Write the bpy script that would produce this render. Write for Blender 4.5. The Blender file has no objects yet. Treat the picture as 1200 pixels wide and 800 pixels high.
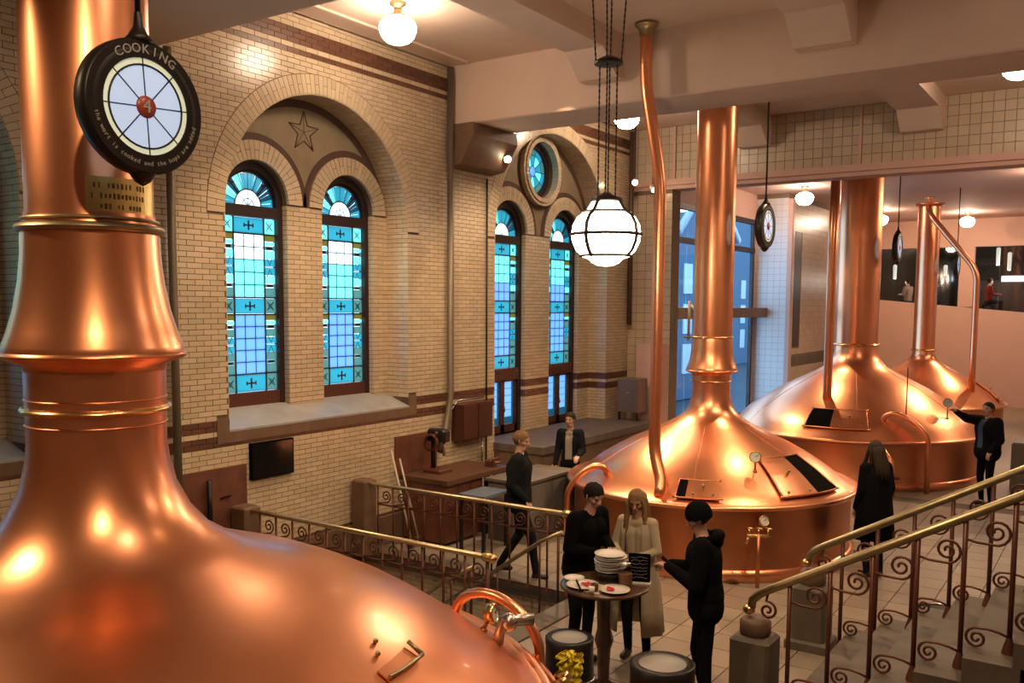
import bpy, math, random
from math import sin, cos, pi, radians as R
from mathutils import Vector as V, Matrix
random.seed(7)
SC = bpy.context.scene
COL = SC.collection
# ------------------------------------------------------------------ camera
F, TH, YAW, ROLL = 1060.0, math.atan(93 / 1060), R(34.1), 0.006
fw = V((-sin(YAW) * cos(TH), cos(YAW) * cos(TH), -sin(TH)))
rt = V((cos(YAW), sin(YAW), 0)); up = rt.cross(fw)
rt2 = rt * cos(ROLL) + up * sin(ROLL); up2 = up * cos(ROLL) - rt * sin(ROLL)
cd = bpy.data.cameras.new('camera'); cam = bpy.data.objects.new('camera', cd); COL.objects.link(cam)
M3 = Matrix((rt2, up2, -fw)).transposed()
cam.matrix_world = Matrix.Translation((0, 0, 3.4)) @ M3.to_4x4()
cd.sensor_width = 36; cd.lens = F / 1200 * 36; cd.shift_y = 50 / 1200; cd.clip_start = .05; cd.clip_end = 200
SC.camera = cam
# ------------------------------------------------------------------ world, exposure
w = bpy.data.worlds.new('dusk_sky'); SC.world = w; w.use_nodes = True
wb = w.node_tree.nodes['Background']; wb.inputs[0].default_value = (.60, .80, 1.0, 1); wb.inputs[1].default_value = 3.9
SC.view_settings.view_transform = 'Standard'; SC.view_settings.look = 'None'
SC.view_settings.exposure = 0.1; SC.view_settings.gamma = 1
SC.cycles.use_denoising = True
SC.cycles.max_bounces = 7; SC.cycles.diffuse_bounces = 4; SC.cycles.glossy_bounces = 4
SC.cycles.sample_clamp_indirect = 4; SC.cycles.caustics_reflective = False; SC.cycles.caustics_refractive = False
WARM = (1.0, .68, .40)
LAMPP = 1.0
def spot(loc, tgt, power, size=70, rad=.06, col=WARM, blend=.6):
    d = bpy.data.lights.new('spot_light', 'SPOT'); d.energy = power; d.color = col; d.spot_size = R(size); d.spot_blend = blend; d.shadow_soft_size = rad
    o = bpy.data.objects.new('spot_light', d); COL.objects.link(o); o.location = loc
    o.rotation_euler = (V(tgt) - V(loc)).to_track_quat('-Z', 'Y').to_euler(); return o
# spots without modelled fixtures, kettle ones read off highlights: (position, target, power, cone)
SPOTS = [((-1.0, .7, 6.3), (-4.4, 2.6, 2.2), 300, 55), ((-6.9, .15, 6.2), (-4.4, 2.4, 2.0), 480, 60), ((-2.0, 5.2, 5.85), (-4.4, 7.6, 0), 400, 110),
         ((-2.0, 9.9, 6.0), (-4.7, 12.1, 1.6), 300, 70), ((-8.1, 13.6, 5.9), (-5.2, 12.0, 1.5), 620, 62), ((-3.9, 13.5, 6.1), (-4.4, 12.0, 1.4), 260, 90), ((-1.5, 11.2, 5.85), (-3.2, 8.0, 0), 260, 100),
         ((-8.2, 17.9, 5.6), (-5.0, 19.0, 1.4), 420, 70), ((-6.1, 20.4, 6.0), (-4.9, 19.4, 1.8), 260, 90), ((-1.8, 23.7, 6.0), (-4.2, 20.0, 1.8), 420, 80), ((-2.4, 28.5, 6.1), (-4.2, 26.0, 1.6), 420, 80),
         ((-6.4, 10.6, 6.2), (-8.4, 13.5, .6), 300, 90), ((-6.7, 6.3, 6.0), (-8.4, 9.0, .6), 230, 95), ((-7.2, 8.3, 6.2), (-7.6, 10.0, 0), 200, 100),
         ((-5.5, 30.5, 6.2), (-5.2, 35, 2.6), 260, 110), ((-1.0, 30.5, 6.2), (-1.6, 35, 2.4), 260, 110), ((.5, 24, 6.2), (-1.5, 21, 0), 420, 120)]  # first two are added washers that brighten the pink end wall
for s in SPOTS: spot(*s)

# ------------------------------------------------------------------ materials
MATS = {}
def mat(name, col, rough=.5, metal=0, emit=None, es=0, noise=0, nscale=6, bump=0, bscale=40, trans=0, alpha=1, coat=0, spec=.5, rn=0, stretch=None):
    if name in MATS: return MATS[name]
    m = bpy.data.materials.new(name); m.use_nodes = True; nt = m.node_tree; b = nt.nodes['Principled BSDF']
    b.inputs['Base Color'].default_value = (*col, 1); b.inputs['Roughness'].default_value = rough; b.inputs['Metallic'].default_value = metal
    b.inputs['Coat Weight'].default_value = coat; b.inputs['Coat Roughness'].default_value = .07; b.inputs['Specular IOR Level'].default_value = spec
    if trans: b.inputs['Transmission Weight'].default_value = trans
    if emit: b.inputs['Emission Color'].default_value = (*emit, 1); b.inputs['Emission Strength'].default_value = es
    if noise or rn or bump:
        tc = nt.nodes.new('ShaderNodeTexCoord'); mp = nt.nodes.new('ShaderNodeMapping'); nt.links.new(tc.outputs['Object'], mp.inputs[0])
        if stretch: mp.inputs['Scale'].default_value = stretch
    if noise or rn:
        n = nt.nodes.new('ShaderNodeTexNoise'); n.inputs['Scale'].default_value = nscale; n.inputs['Detail'].default_value = 5
        nt.links.new(mp.outputs[0], n.inputs['Vector'])
        if noise:
            r = nt.nodes.new('ShaderNodeMapRange'); r.inputs['From Min'].default_value = .3; r.inputs['From Max'].default_value = .7
            r.inputs['To Min'].default_value = 1 - noise; r.inputs['To Max'].default_value = 1 + noise
            nt.links.new(n.outputs[0], r.inputs[0])
            mx = nt.nodes.new('ShaderNodeVectorMath'); mx.operation = 'SCALE'; mx.inputs[0].default_value = col
            nt.links.new(r.outputs[0], mx.inputs['Scale']); nt.links.new(mx.outputs[0], b.inputs['Base Color'])
        if rn:
            r2 = nt.nodes.new('ShaderNodeMapRange'); r2.inputs['From Min'].default_value = .3; r2.inputs['From Max'].default_value = .7
            r2.inputs['To Min'].default_value = rough - rn; r2.inputs['To Max'].default_value = rough + rn
            nt.links.new(n.outputs[0], r2.inputs[0]); nt.links.new(r2.outputs[0], b.inputs['Roughness'])
    if bump:
        n2 = nt.nodes.new('ShaderNodeTexNoise'); n2.inputs['Scale'].default_value = bscale; n2.inputs['Detail'].default_value = 3
        nt.links.new(mp.outputs[0], n2.inputs['Vector'])
        bp = nt.nodes.new('ShaderNodeBump'); bp.inputs['Strength'].default_value = bump; bp.inputs['Distance'].default_value = .01
        nt.links.new(n2.outputs[0], bp.inputs['Height']); nt.links.new(bp.outputs[0], b.inputs['Normal'])
    MATS[name] = m; return m
def rand_mat(name, c1, c2, rough, coat=0, spec=.5, per='island'):
    m = bpy.data.materials.new(name); m.use_nodes = True; nt = m.node_tree; b = nt.nodes['Principled BSDF']
    g = nt.nodes.new('ShaderNodeNewGeometry'); oi = nt.nodes.new('ShaderNodeObjectInfo'); ad = nt.nodes.new('ShaderNodeMath'); ad.operation = 'ADD'
    fr = nt.nodes.new('ShaderNodeMath'); fr.operation = 'FRACT'
    nt.links.new(g.outputs['Random Per Island'], ad.inputs[0]); nt.links.new(oi.outputs['Random'], ad.inputs[1]); nt.links.new(ad.outputs[0], fr.inputs[0])
    mx = nt.nodes.new('ShaderNodeMix'); mx.data_type = 'RGBA'; mx.inputs['A'].default_value = (*c1, 1); mx.inputs['B'].default_value = (*c2, 1)
    nt.links.new(fr.outputs[0], mx.inputs['Factor']); nt.links.new(mx.outputs['Result'], b.inputs['Base Color'])
    b.inputs['Roughness'].default_value = rough; b.inputs['Coat Weight'].default_value = coat; b.inputs['Specular IOR Level'].default_value = spec
    MATS[name] = m; return m
BRICK = rand_mat('glazed_cream_brick', (.66, .52, .355), (.55, .43, .29), .22)
BRICKB = rand_mat('glazed_brown_brick', (.15, .065, .04), (.11, .05, .03), .3)
TILE = rand_mat('cream_wall_tile', (.62, .50, .36), (.54, .43, .31), .3)
MORTAR = mat('mortar', (.16, .10, .06), .9, noise=.15, nscale=20)
GROUT = mat('tile_grout', (.24, .17, .11), .9)
PLASTER = mat('cream_plaster', (.74, .56, .45), .75, noise=.04, nscale=2)
PINK = mat('pink_plaster', (.70, .44, .36), .7, noise=.03, nscale=2)
TYMP = mat('tympanum_plaster', (.26, .20, .125), .8, noise=.12, nscale=4)
TYMPB = mat('tympanum_dark_border', (.085, .045, .03), .7, noise=.1)
STONE = mat('grey_stone', (.13, .105, .08), .6, noise=.18, nscale=5, bump=.15)
STONED = mat('brown_stone', (.17, .10, .06), .55, noise=.15, nscale=6)
SILLM = mat('grey_sill_slate', (.36, .36, .35), .35, noise=.12, nscale=4)
FLOORM = rand_mat('stone_floor_tile', (.34, .27, .20), (.26, .21, .16), .42)
SUBFL = mat('floor_bed', (.14, .11, .08), .9)
COPPER = mat('polished_copper', (.93, .40, .205), .31, 1, noise=.05, nscale=1.3, rn=.025, coat=.10)
COPPERD = mat('dark_copper', (.66, .27, .13), .36, 1, noise=.08, nscale=2, rn=.05)
BRASS = mat('brass', (.78, .52, .22), .25, 1, rn=.06, nscale=5)
BRASSD = mat('old_brass', (.42, .35, .20), .42, 1, noise=.15, nscale=8)
IRON = mat('rust_brown_iron', (.13, .045, .025), .42, .35)
BLACK = mat('black_metal', (.018, .015, .013), .4, .3)
BLACKP = mat('black_plastic_and_shade', (.006, .005, .005), .8, spec=.02)
PIPEG = mat('grey_green_pipe', (.16, .13, .09), .45, .3)
FRAMEW = mat('dark_red_window_wood', (.022, .009, .009), .5)
FRAMER = mat('red_brown_wood', (.075, .022, .014), .4, noise=.15, nscale=8, stretch=(1, 1, 6))
LEAD = mat('lead_came', (.03, .035, .04), .5, .4)
WOOD = mat('brown_wood', (.10, .045, .022), .5, noise=.25, nscale=9, stretch=(1, 6, 1))
WOODT = mat('table_dark_wood', (.10, .05, .03), .25, noise=.2, nscale=9)
RUST = mat('rust_red_panel', (.14, .05, .03), .5, noise=.3, nscale=5)
WHITE = mat('white_ceramic', (.80, .74, .66), .25)
STEEL = mat('steel', (.6, .58, .55), .25, 1)
GLOBE = mat('lit_white_glass_globe', (.9, .88, .8), .3, emit=(1, .77, .56), es=48)
BIGGLOBE = mat('lit_white_glass_lantern', (.9, .88, .8), .3, emit=(1, .78, .56), es=18)
def glass_pane(name, col, rough=.35):
    m = bpy.data.materials.new(name); m.use_nodes = True; nt = m.node_tree; nt.nodes.remove(nt.nodes['Principled BSDF'])
    o = nt.nodes['Material Output']; t = nt.nodes.new('ShaderNodeBsdfTranslucent'); t.inputs[0].default_value = (*col, 1)
    g = nt.nodes.new('ShaderNodeBsdfGlossy'); g.inputs['Roughness'].default_value = .12; g.inputs[0].default_value = (.8, .8, .8, 1)
    mx = nt.nodes.new('ShaderNodeMixShader'); mx.inputs[0].default_value = .06
    nt.links.new(t.outputs[0], mx.inputs[1]); nt.links.new(g.outputs[0], mx.inputs[2]); nt.links.new(mx.outputs[0], o.inputs[0]); MATS[name] = m; return m
G_WHITE = glass_pane('white_skytone_glass', (1, .98, .9)); G_AQUA = glass_pane('aqua_skytone_glass', (.42, .86, .78)); G_BLUE = glass_pane('blue_skytone_glass', (.36, .52, .80))  # white, aqua and blue tints include sky tones from behind the panes
G_CYAN = glass_pane('cyan_glass', (.14, .46, .50)); G_TEAL = glass_pane('teal_glass', (.06, .20, .23)); G_GOLD = glass_pane('amber_glass', (.34, .28, .10))
G_DARK = glass_pane('dark_blue_glass', (.03, .08, .16)); G_GREEN = glass_pane('green_glass', (.24, .38, .34))
def clear_glass(name, tint):
    m = bpy.data.materials.new(name); m.use_nodes = True; nt = m.node_tree; nt.nodes.remove(nt.nodes['Principled BSDF'])
    o = nt.nodes['Material Output']; t = nt.nodes.new('ShaderNodeBsdfTransparent'); t.inputs[0].default_value = (*tint, 1)
    g = nt.nodes.new('ShaderNodeBsdfGlossy'); g.inputs['Roughness'].default_value = .03
    mx = nt.nodes.new('ShaderNodeMixShader'); mx.inputs[0].default_value = .05
    nt.links.new(t.outputs[0], mx.inputs[1]); nt.links.new(g.outputs[0], mx.inputs[2]); nt.links.new(mx.outputs[0], o.inputs[0]); MATS[name] = m; return m
CLEAR = clear_glass('clear_blue_tinted_glass', (.70, .84, .95)); CLEARD = clear_glass('clear_dark_glass', (.8, .8, .8))

# ------------------------------------------------------------------ mesh helpers
class MB:
    def __init__(s): s.v = []; s.f = []; s.s = []
    def add(s, vs, fs, smooth=False):
        b = len(s.v); s.v += [tuple(p) for p in vs]; s.f += [tuple(i + b for i in f) for f in fs]; s.s += [smooth] * len(fs); return s
    def box(s, x0, x1, y0, y1, z0, z1):
        vs = [(x, y, z) for x in (x0, x1) for y in (y0, y1) for z in (z0, z1)]
        return s.add(vs, [(0, 1, 3, 2), (4, 6, 7, 5), (0, 4, 5, 1), (2, 3, 7, 6), (0, 2, 6, 4), (1, 5, 7, 3)])
    def bbox(s, c, d, rz=0, bev=0):
        # box centred at c with size d, turned by rz, with chamfered vertical edges and top
        hx, hy, hz = d[0] / 2, d[1] / 2, d[2] / 2; b = bev
        ring = lambda k: [(-hx + k, -hy), (hx - k, -hy), (hx, -hy + k), (hx, hy - k), (hx - k, hy), (-hx + k, hy), (-hx, hy - k), (-hx, -hy + k)]
        if b:
            pr = [(ring(b), -hz, 1), (ring(b), hz - b, 1), (ring(b), hz, 1 - b / max(hx, hy))]
        else:
            pr = [(ring(1e-4), -hz, 1), (ring(1e-4), hz, 1)]
        vs = []; fs = []
        for rg, z, sc in pr:
            for x, y in rg:
                x *= sc; y *= sc; vs.append((c[0] + x * cos(rz) - y * sin(rz), c[1] + x * sin(rz) + y * cos(rz), c[2] + z))
        for k in range(len(pr) - 1):
            for i in range(8): j = (i + 1) % 8; fs.append((k * 8 + i, k * 8 + j, k * 8 + 8 + j, k * 8 + 8 + i))
        fs.append(tuple(range(7, -1, -1))); n = (len(pr) - 1) * 8; fs.append(tuple(range(n, n + 8)))
        return s.add(vs, fs)
    def tube(s, pts, r, n=8, cap=True, closed=False):
        pts = [V(p) for p in pts]; rs = r if isinstance(r, (list, tuple)) else [r] * len(pts); vs = []; fs = []; m = len(pts)
        t0 = (pts[1] - pts[0]).normalized(); u = t0.orthogonal().normalized()
        for i, p in enumerate(pts):
            if closed: t = (pts[(i + 1) % m] - pts[i - 1]).normalized()
            else: t = (pts[min(i + 1, m - 1)] - pts[max(i - 1, 0)]).normalized()
            u = (u - t * u.dot(t)); u = u.normalized() if u.length > 1e-6 else t.orthogonal().normalized(); w_ = t.cross(u)
            for k in range(n):
                a = 2 * pi * k / n; vs.append(p + (u * cos(a) + w_ * sin(a)) * rs[i])
        for i in range(m if closed else m - 1):
            j = (i + 1) % m
            for k in range(n): l = (k + 1) % n; fs.append((i * n + k, i * n + l, j * n + l, j * n + k))
        s.add(vs, fs, True)
        if cap and not closed:
            b = len(s.v) - len(vs); s.f += [tuple(b + k for k in range(n - 1, -1, -1)), tuple(b + (m - 1) * n + k for k in range(n))]; s.s += [False, False]
        return s
    def lathe(s, prof, c=(0, 0, 0), n=32, a0=0, a1=2 * pi, axis='z', smooth=True):
        full = abs(a1 - a0 - 2 * pi) < 1e-6; m = n if full else n + 1; vs = []; fs = []
        for r, z in prof:
            for k in range(m):
                a = a0 + (a1 - a0) * k / n; x, y = r * cos(a), r * sin(a)
                if axis == 'z': p = (c[0] + x, c[1] + y, c[2] + z)
                elif axis == 'x': p = (c[0] + z, c[1] + x, c[2] + y)
                else: p = (c[0] + y, c[1] + z, c[2] + x)
                vs.append(p)
        for i in range(len(prof) - 1):
            for k in range(n):
                l = (k + 1) % m if full else k + 1
                fs.append((i * m + k, i * m + l, (i + 1) * m + l, (i + 1) * m + k))
        return s.add(vs, fs, smooth)
    def ball(s, c, r, n=16, m=10, sc=(1, 1, 1)):
        prof = [(max(1e-4, sin(pi * i / m)), -cos(pi * i / m)) for i in range(m + 1)]; b = len(s.v); s.lathe(prof, (0, 0, 0), n)
        for i in range(b, len(s.v)):
            p = s.v[i]; s.v[i] = (c[0] + p[0] * r * sc[0], c[1] + p[1] * r * sc[1], c[2] + p[2] * r * sc[2])
        return s
    def prism(s, poly, fn, d):
        # poly of 2D points mapped by fn(u, v, depth)
        n = len(poly); vs = [fn(u, v, 0) for u, v in poly] + [fn(u, v, d) for u, v in poly]
        fs = [tuple(range(n)), tuple(range(2 * n - 1, n - 1, -1))] + [(i, (i + 1) % n, n + (i + 1) % n, n + i) for i in range(n)]
        return s.add(vs, fs)
    def mesh(s, name, m):
        me = bpy.data.meshes.new(name); me.from_pydata(s.v, [], s.f); me.polygons.foreach_set('use_smooth', s.s)
        me.materials.append(m); me.update()
        import bmesh as bm_; b = bm_.new(); b.from_mesh(me); bm_.ops.recalc_face_normals(b, faces=b.faces); b.to_mesh(me); b.free(); return me
    def build(s, name, m, parent=None, loc=None, rz=None, **tags):
        o = bpy.data.objects.new(name, s.mesh(name, m)); COL.objects.link(o)
        if parent: o.parent = parent
        if loc: o.location = loc
        if rz is not None: o.rotation_euler = (0, 0, rz)
        for k, v in tags.items(): o[k] = v
        return o
def tag(o, label=None, cat=None, group=None, kind=None):
    if label: o['label'] = label
    if cat: o['category'] = cat
    if group: o['group'] = group
    if kind: o['kind'] = kind
    return o
def empty(name, loc=(0, 0, 0), rz=0, label=None, cat=None, group=None):
    o = bpy.data.objects.new(name, None); COL.objects.link(o); o.location = loc; o.rotation_euler = (0, 0, rz); o.empty_display_size = .1
    return tag(o, label, cat, group)
def copy_tree(o, parent=None):
    c = o.copy(); COL.objects.link(c); c.parent = parent
    for ch in list(o.children): copy_tree(ch, c)
    return c
def inst(name, me, parent, loc, rot=(0, 0, 0), scale=None):
    o = bpy.data.objects.new(name, me); COL.objects.link(o); o.parent = parent; o.location = loc; o.rotation_euler = rot
    if scale: o.scale = scale
    return o
def arcpts(c, r, a0, a1, n, plane='yz', x=0):
    out = []
    for i in range(n + 1):
        a = a0 + (a1 - a0) * i / n
        out.append((x, c[0] + r * cos(a), c[1] + r * sin(a)))
    return out
def text_poly(ch, size):
    cu = bpy.data.curves.new('t', 'FONT'); cu.body = ch; cu.size = size; cu.align_x = 'CENTER'; cu.align_y = 'CENTER'; cu.extrude = .002; cu.resolution_u = 2
    o = bpy.data.objects.new('t', cu); COL.objects.link(o); bpy.context.view_layer.update()
    dg = bpy.context.evaluated_depsgraph_get(); me = o.evaluated_get(dg).to_mesh()
    vs = [tuple(v.co) for v in me.vertices]; fs = [tuple(p.vertices) for p in me.polygons]
    o.evaluated_get(dg).to_mesh_clear(); bpy.data.objects.remove(o); bpy.data.curves.remove(cu); return vs, fs
_tc = {}
def glyph(ch, size):
    if (ch, size) not in _tc: _tc[(ch, size)] = text_poly(ch, size)
    return _tc[(ch, size)]

# ================================================================== SETTING
WX, P1, P2 = -8.6, -9.0, -9.16      # wall face, recessed face, glass plane
CEIL = 6.95
BH, BL, GAP = .062, .20, .007
BAYS = [dict(c=2.9, r=1.6, s=4.43, sill=1.92, door=False), dict(c=8.42, r=1.6, s=4.43, sill=1.92, door=False), dict(c=14.12, r=1.94, s=4.5, sill=1.12, door=True)]
for b in BAYS:
    b['off'] = .95 if b['door'] else .80; b['h'] = .545 if b['door'] else .50; b['ro'] = b['h'] + .24; b['ss'] = 4.66; b['base'] = 1.12 if b['door'] else 2.08
Y0, Y1 = 1.0, 17.0
# --- the body of the left wall (mortar-coloured), openings left free
wall = empty('wall_left'); tag(wall, 'glazed cream brick wall with round arched window bays', kind='structure')
def strips(mb, x0, x1, y0, y1, z0, z1, ops, n=28):
    ys = {y0, y1}
    for (c, hw, zb, ft) in ops:
        for i in range(n + 1): ys.add(round(c + hw * -cos(pi * i / n), 5))
    ys = sorted(y for y in ys if y0 - 1e-6 <= y <= y1 + 1e-6)
    for a, b in zip(ys, ys[1:]):
        if b - a < 1e-4: continue
        mid = (a + b) / 2; op = None
        for q in ops:
            if abs(mid - q[0]) < q[1]: op = q
        if not op: mb.box(x0, x1, a, b, z0, z1); continue
        if op[2] > z0: mb.box(x0, x1, a, b, z0, op[2])
        ta, tb = op[3](a), op[3](b)
        vs = [(x, y, z) for x in (x0, x1) for y, z in ((a, ta), (b, tb), (b, z1), (a, z1))]
        mb.add(vs, [(0, 1, 2, 3), (7, 6, 5, 4), (0, 4, 5, 1), (1, 5, 6, 2), (2, 6, 7, 3), (3, 7, 4, 0)])
def arc(c, r, s): return lambda y: s + math.sqrt(max(0, r * r - (y - c) ** 2))
mb = MB(); strips(mb, P1, WX - .012, Y0, Y1, -.2, CEIL, [(b['c'], b['r'], b['sill'] - .15, arc(b['c'], b['r'], b['s'])) for b in BAYS])
mb.build('wall_body', MORTAR, wall)
mb = MB(); ops = []
for b in BAYS:
    for sg in (-1, 1): ops.append((b['c'] + sg * b['off'], b['h'], b['base'], arc(b['c'] + sg * b['off'], b['h'], b['ss'])))
# back skin behind bays, with roundel handled apart
for b in BAYS:
    mine = [o_ for o_ in ops if abs(o_[0] - b['c']) < 2]
    zt = 5.83 if b['door'] else 6.3
    if b['door']:
        strips(mb, P2 - .12, P1 - .012, b['c'] - b['r'] - .1, b['c'] + b['r'] + .1, b['base'] - .3, 5.2, mine)
        # upper part with the round opening
        rr = .5; cz = 5.83
        full = lambda y: cz + math.sqrt(max(0, rr * rr - (y - b['c']) ** 2)); low = lambda y: cz - math.sqrt(max(0, rr * rr - (y - b['c']) ** 2))
        ys = [b['c'] - b['r'] - .1] + [b['c'] - rr * cos(pi * i / 24) for i in range(25)] + [b['c'] + b['r'] + .1]
        for i, (ya, yb) in enumerate(zip(ys, ys[1:])):
            if i in (0, 25): mb.box(P2 - .12, P1 - .012, ya, yb, 5.2, 6.6)
            else:
                for (za, zb2, zc, zd) in ((5.2, 5.2, low(yb), low(ya)), (full(ya), full(yb), 6.6, 6.6)):
                    vs = [(x, y, z) for x in (P2 - .12, P1 - .012) for y, z in ((ya, za), (yb, zb2), (yb, zc), (ya, zd))]
                    mb.add(vs, [(0, 1, 2, 3), (7, 6, 5, 4), (0, 4, 5, 1), (1, 5, 6, 2), (2, 6, 7, 3), (3, 7, 4, 0)])
    else:
        strips(mb, P2 - .12, P1 - .012, b['c'] - b['r'] - .1, b['c'] + b['r'] + .1, b['base'] - .3, 6.3, mine)
mb.build('recess_back', MORTAR, wall)
# --- bricks
def clip(poly, nx, ny, d):
    out = []
    for i in range(len(poly)):
        p, q = poly[i], poly[(i + 1) % len(poly)]; a = nx * p[0] + ny * p[1] - d; b = nx * q[0] + ny * q[1] - d
        if a >= 0: out.append(p)
        if (a >= 0) != (b >= 0): t = a / (a - b); out.append((p[0] + (q[0] - p[0]) * t, p[1] + (q[1] - p[1]) * t))
    return out
def clip_out_circle(poly, c, s, r, spring=True):
    cx = sum(p[0] for p in poly) / len(poly); cz = sum(p[1] for p in poly) / len(poly)
    if all(math.hypot(p[0] - c, p[1] - s) >= r for p in poly): return poly
    dx, dz = cx - c, cz - s; L = math.hypot(dx, dz)
    if L < 1e-6 or (spring and dz < -.001 and False): return []
    return clip(poly, dx / L, dz / L, (dx * c + dz * s) / L + r)
full_bricks = []
stuff = MB(); stuffb = MB()
def band_of(z):
    if 1.94 < z < 2.075 or 1.765 < z < 1.83 or 6.43 < z < 6.50 or 6.58 < z < 6.74: return True
    return False
nrow = int(CEIL / BH)
zs_rows = [i * BH for i in range(nrow + 1)]
mapw = lambda x0: (lambda u, v, d: (x0 + d, u, v))
for i, z in enumerate(zs_rows):
    if z < .40: continue
    z0, z1 = z + GAP / 2, min(z + BH - GAP / 2, CEIL); zm = (z0 + z1) / 2; off = BL / 2 if i % 2 else 0
    y = Y0 - off
    while y < Y1:
        ya, yb = max(y + GAP / 2, Y0), min(y + BL - GAP / 2, Y1); y += BL
        if yb - ya < .02: continue
        segs = [(ya, yb)]
        poly_ok = True; polys = []
        for b in BAYS:
            if z1 <= b['s']:
                if zm > (b['sill'] - .15 if not b['door'] else b['sill']):
                    ns = []
                    for (p, q) in segs:
                        l, r_ = b['c'] - b['r'], b['c'] + b['r']
                        if not b['door'] and zm < 2.08: l -= .17; r_ += .17
                        if q <= l or p >= r_: ns.append((p, q)); continue
                        if p < l: ns.append((p, l))
                        if q > r_: ns.append((r_, q))
                    segs = ns
                    if b['door'] is False and abs((ya + yb) / 2 - b['c']) < 1.77 and zm < 2.08: pass
        for (p, q) in segs:
            if q - p < .02: continue
            poly = [(p, z0), (q, z0), (q, z1), (p, z1)]; cut = (q - p) < BL - GAP - 1e-3
            for b in BAYS:
                if z1 > b['s'] and abs((p + q) / 2 - b['c']) < b['r'] + .5:
                    n0 = len(poly); p2 = clip_out_circle(poly, b['c'], b['s'], b['r'] + .245) if z0 > b['s'] else clip(poly, 1 if (p + q) / 2 > b['c'] else -1, 0, (b['c'] + b['r'] + .245) if (p + q) / 2 > b['c'] else -(b['c'] - b['r'] - .245))
                    if p2 != poly: cut = True
                    poly = p2
                if len(poly) < 3: break
            if len(poly) < 3: continue
            brown = band_of(zm)
            if not cut and not brown: full_bricks.append(((p + q) / 2, zm))
            else: (stuffb if brown else stuff).prism(poly, mapw(WX - .012), .012)
def vis_rank(yz):
    y, z = yz
    d = math.hypot(8.6, y)
    ok = 6.15 < y < 10.85 and .6 < z < 6.4
    return (0 if ok else 1, d + abs(z - 3.2) * .2)
full_bricks.sort(key=vis_rank)
bm0 = MB(); bm0.prism([(-BL / 2 + GAP / 2, -BH / 2 + GAP / 2), (BL / 2 - GAP / 2, -BH / 2 + GAP / 2), (BL / 2 - GAP / 2, BH / 2 - GAP / 2), (-BL / 2 + GAP / 2, BH / 2 - GAP / 2)], mapw(0), .012)
BME = bm0.mesh('brick', BRICK)
for y, z in full_bricks[:300]: inst('brick', BME, wall, (WX - .012, y, z))
for y, z in full_bricks[300:]:
    h, k = BL / 2 - GAP / 2, BH / 2 - GAP / 2; stuff.prism([(y - h, z - k), (y + h, z - k), (y + h, z + k), (y - h, z + k)], mapw(WX - .012), .012)
# piers and recess bricks on the back plane, reveals
def rowfill(mbx, mbb, fn, u0, u1, z0, z1, depth, shift=0):
    i = int(z0 / BH)
    while i * BH < z1:
        a, c_ = max(i * BH + GAP / 2, z0), min((i + 1) * BH - GAP / 2, z1)
        if c_ - a > .015:
            u = u0 - (BL / 2 if (i + shift) % 2 else 0)
            while u < u1:
                p, q = max(u + GAP / 2, u0), min(u + BL - GAP / 2, u1); u += BL
                if q - p > .012: (mbb if band_of((a + c_) / 2) else mbx).prism([(p, a), (q, a), (q, c_), (p, c_)], fn, depth)
        i += 1
for b in BAYS:
    c, r = b['c'], b['r']; fb = lambda u, v, d: (P1 - .012 + d, u, v)
    zb = b['base'] + (0 if b['door'] else 0)
    rowfill(stuff, stuffb, fb, c - b['off'] + b['h'], c + b['off'] - b['h'], zb, b['ss'], .012)
    rowfill(stuff, stuffb, fb, c - r, c - b['off'] - b['h'], zb, b['ss'], .012)
    rowfill(stuff, stuffb, fb, c + b['off'] + b['h'], c + r, zb, b['ss'], .012)
    rowfill(stuff, stuffb, fb, c - .06 - (b['off'] - b['ro'] if b['off'] > b['ro'] else 0), c + .06 + (b['off'] - b['ro'] if b['off'] > b['ro'] else 0), b['ss'], b['ss'] + .12, .006)
    # reveals (jambs of the big arch)
    zs_ = 1.92 if not b['door'] else 1.12
    for sg in (-1, 1):
        yy = c + sg * r
        rowfill(stuff, stuffb, (lambda yy, sg: (lambda u, v, d: (u, yy - sg * d, v)))(yy, sg), P1, WX, zs_, b['s'], .010, 1)
        for cc in (c - b['off'], c + b['off']):
            y2 = cc + sg * b['h']
            rowfill(stuff, stuffb, (lambda yy, sg: (lambda u, v, d: (u, yy - sg * d, v)))(y2, sg), P2 - .1, P1, zb, b['ss'], .006, 1)
    # soffit of the big arch
    na = int(pi * r / BH)
    for k in range(na):
        a0_, a1_ = pi * (k + .06) / na, pi * (k + .94) / na
        for (xa, xb) in (((P1, P1 + .19), (P1 + .2, WX)) if k % 2 else ((P1, P1 + .10), (P1 + .11, P1 + .3), (P1 + .31, WX))):
            vs = [(x, c + rr_ * cos(a), b['s'] + rr_ * sin(a)) for x in (xa, xb) for rr_ in (r, r - .01) for a in (a0_, a1_)]
            stuff.add(vs, [(0, 1, 3, 2), (4, 6, 7, 5), (0, 4, 5, 1), (2, 3, 7, 6), (0, 2, 6, 4), (1, 5, 7, 3)])
def voussoir(mbx, c, s, ri, ro, a0_, a1_, x0, x1):
    vs = [(x, c + q * cos(a), s + q * sin(a)) for x in (x0, x1) for (q, a) in ((ri, a0_), (ro, a0_), (ro, a1_), (ri, a1_))]
    return mbx.add(vs, [(0, 1, 2, 3), (7, 6, 5, 4), (0, 4, 5, 1), (1, 5, 6, 2), (2, 6, 7, 3), (3, 7, 4, 0)])
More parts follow.
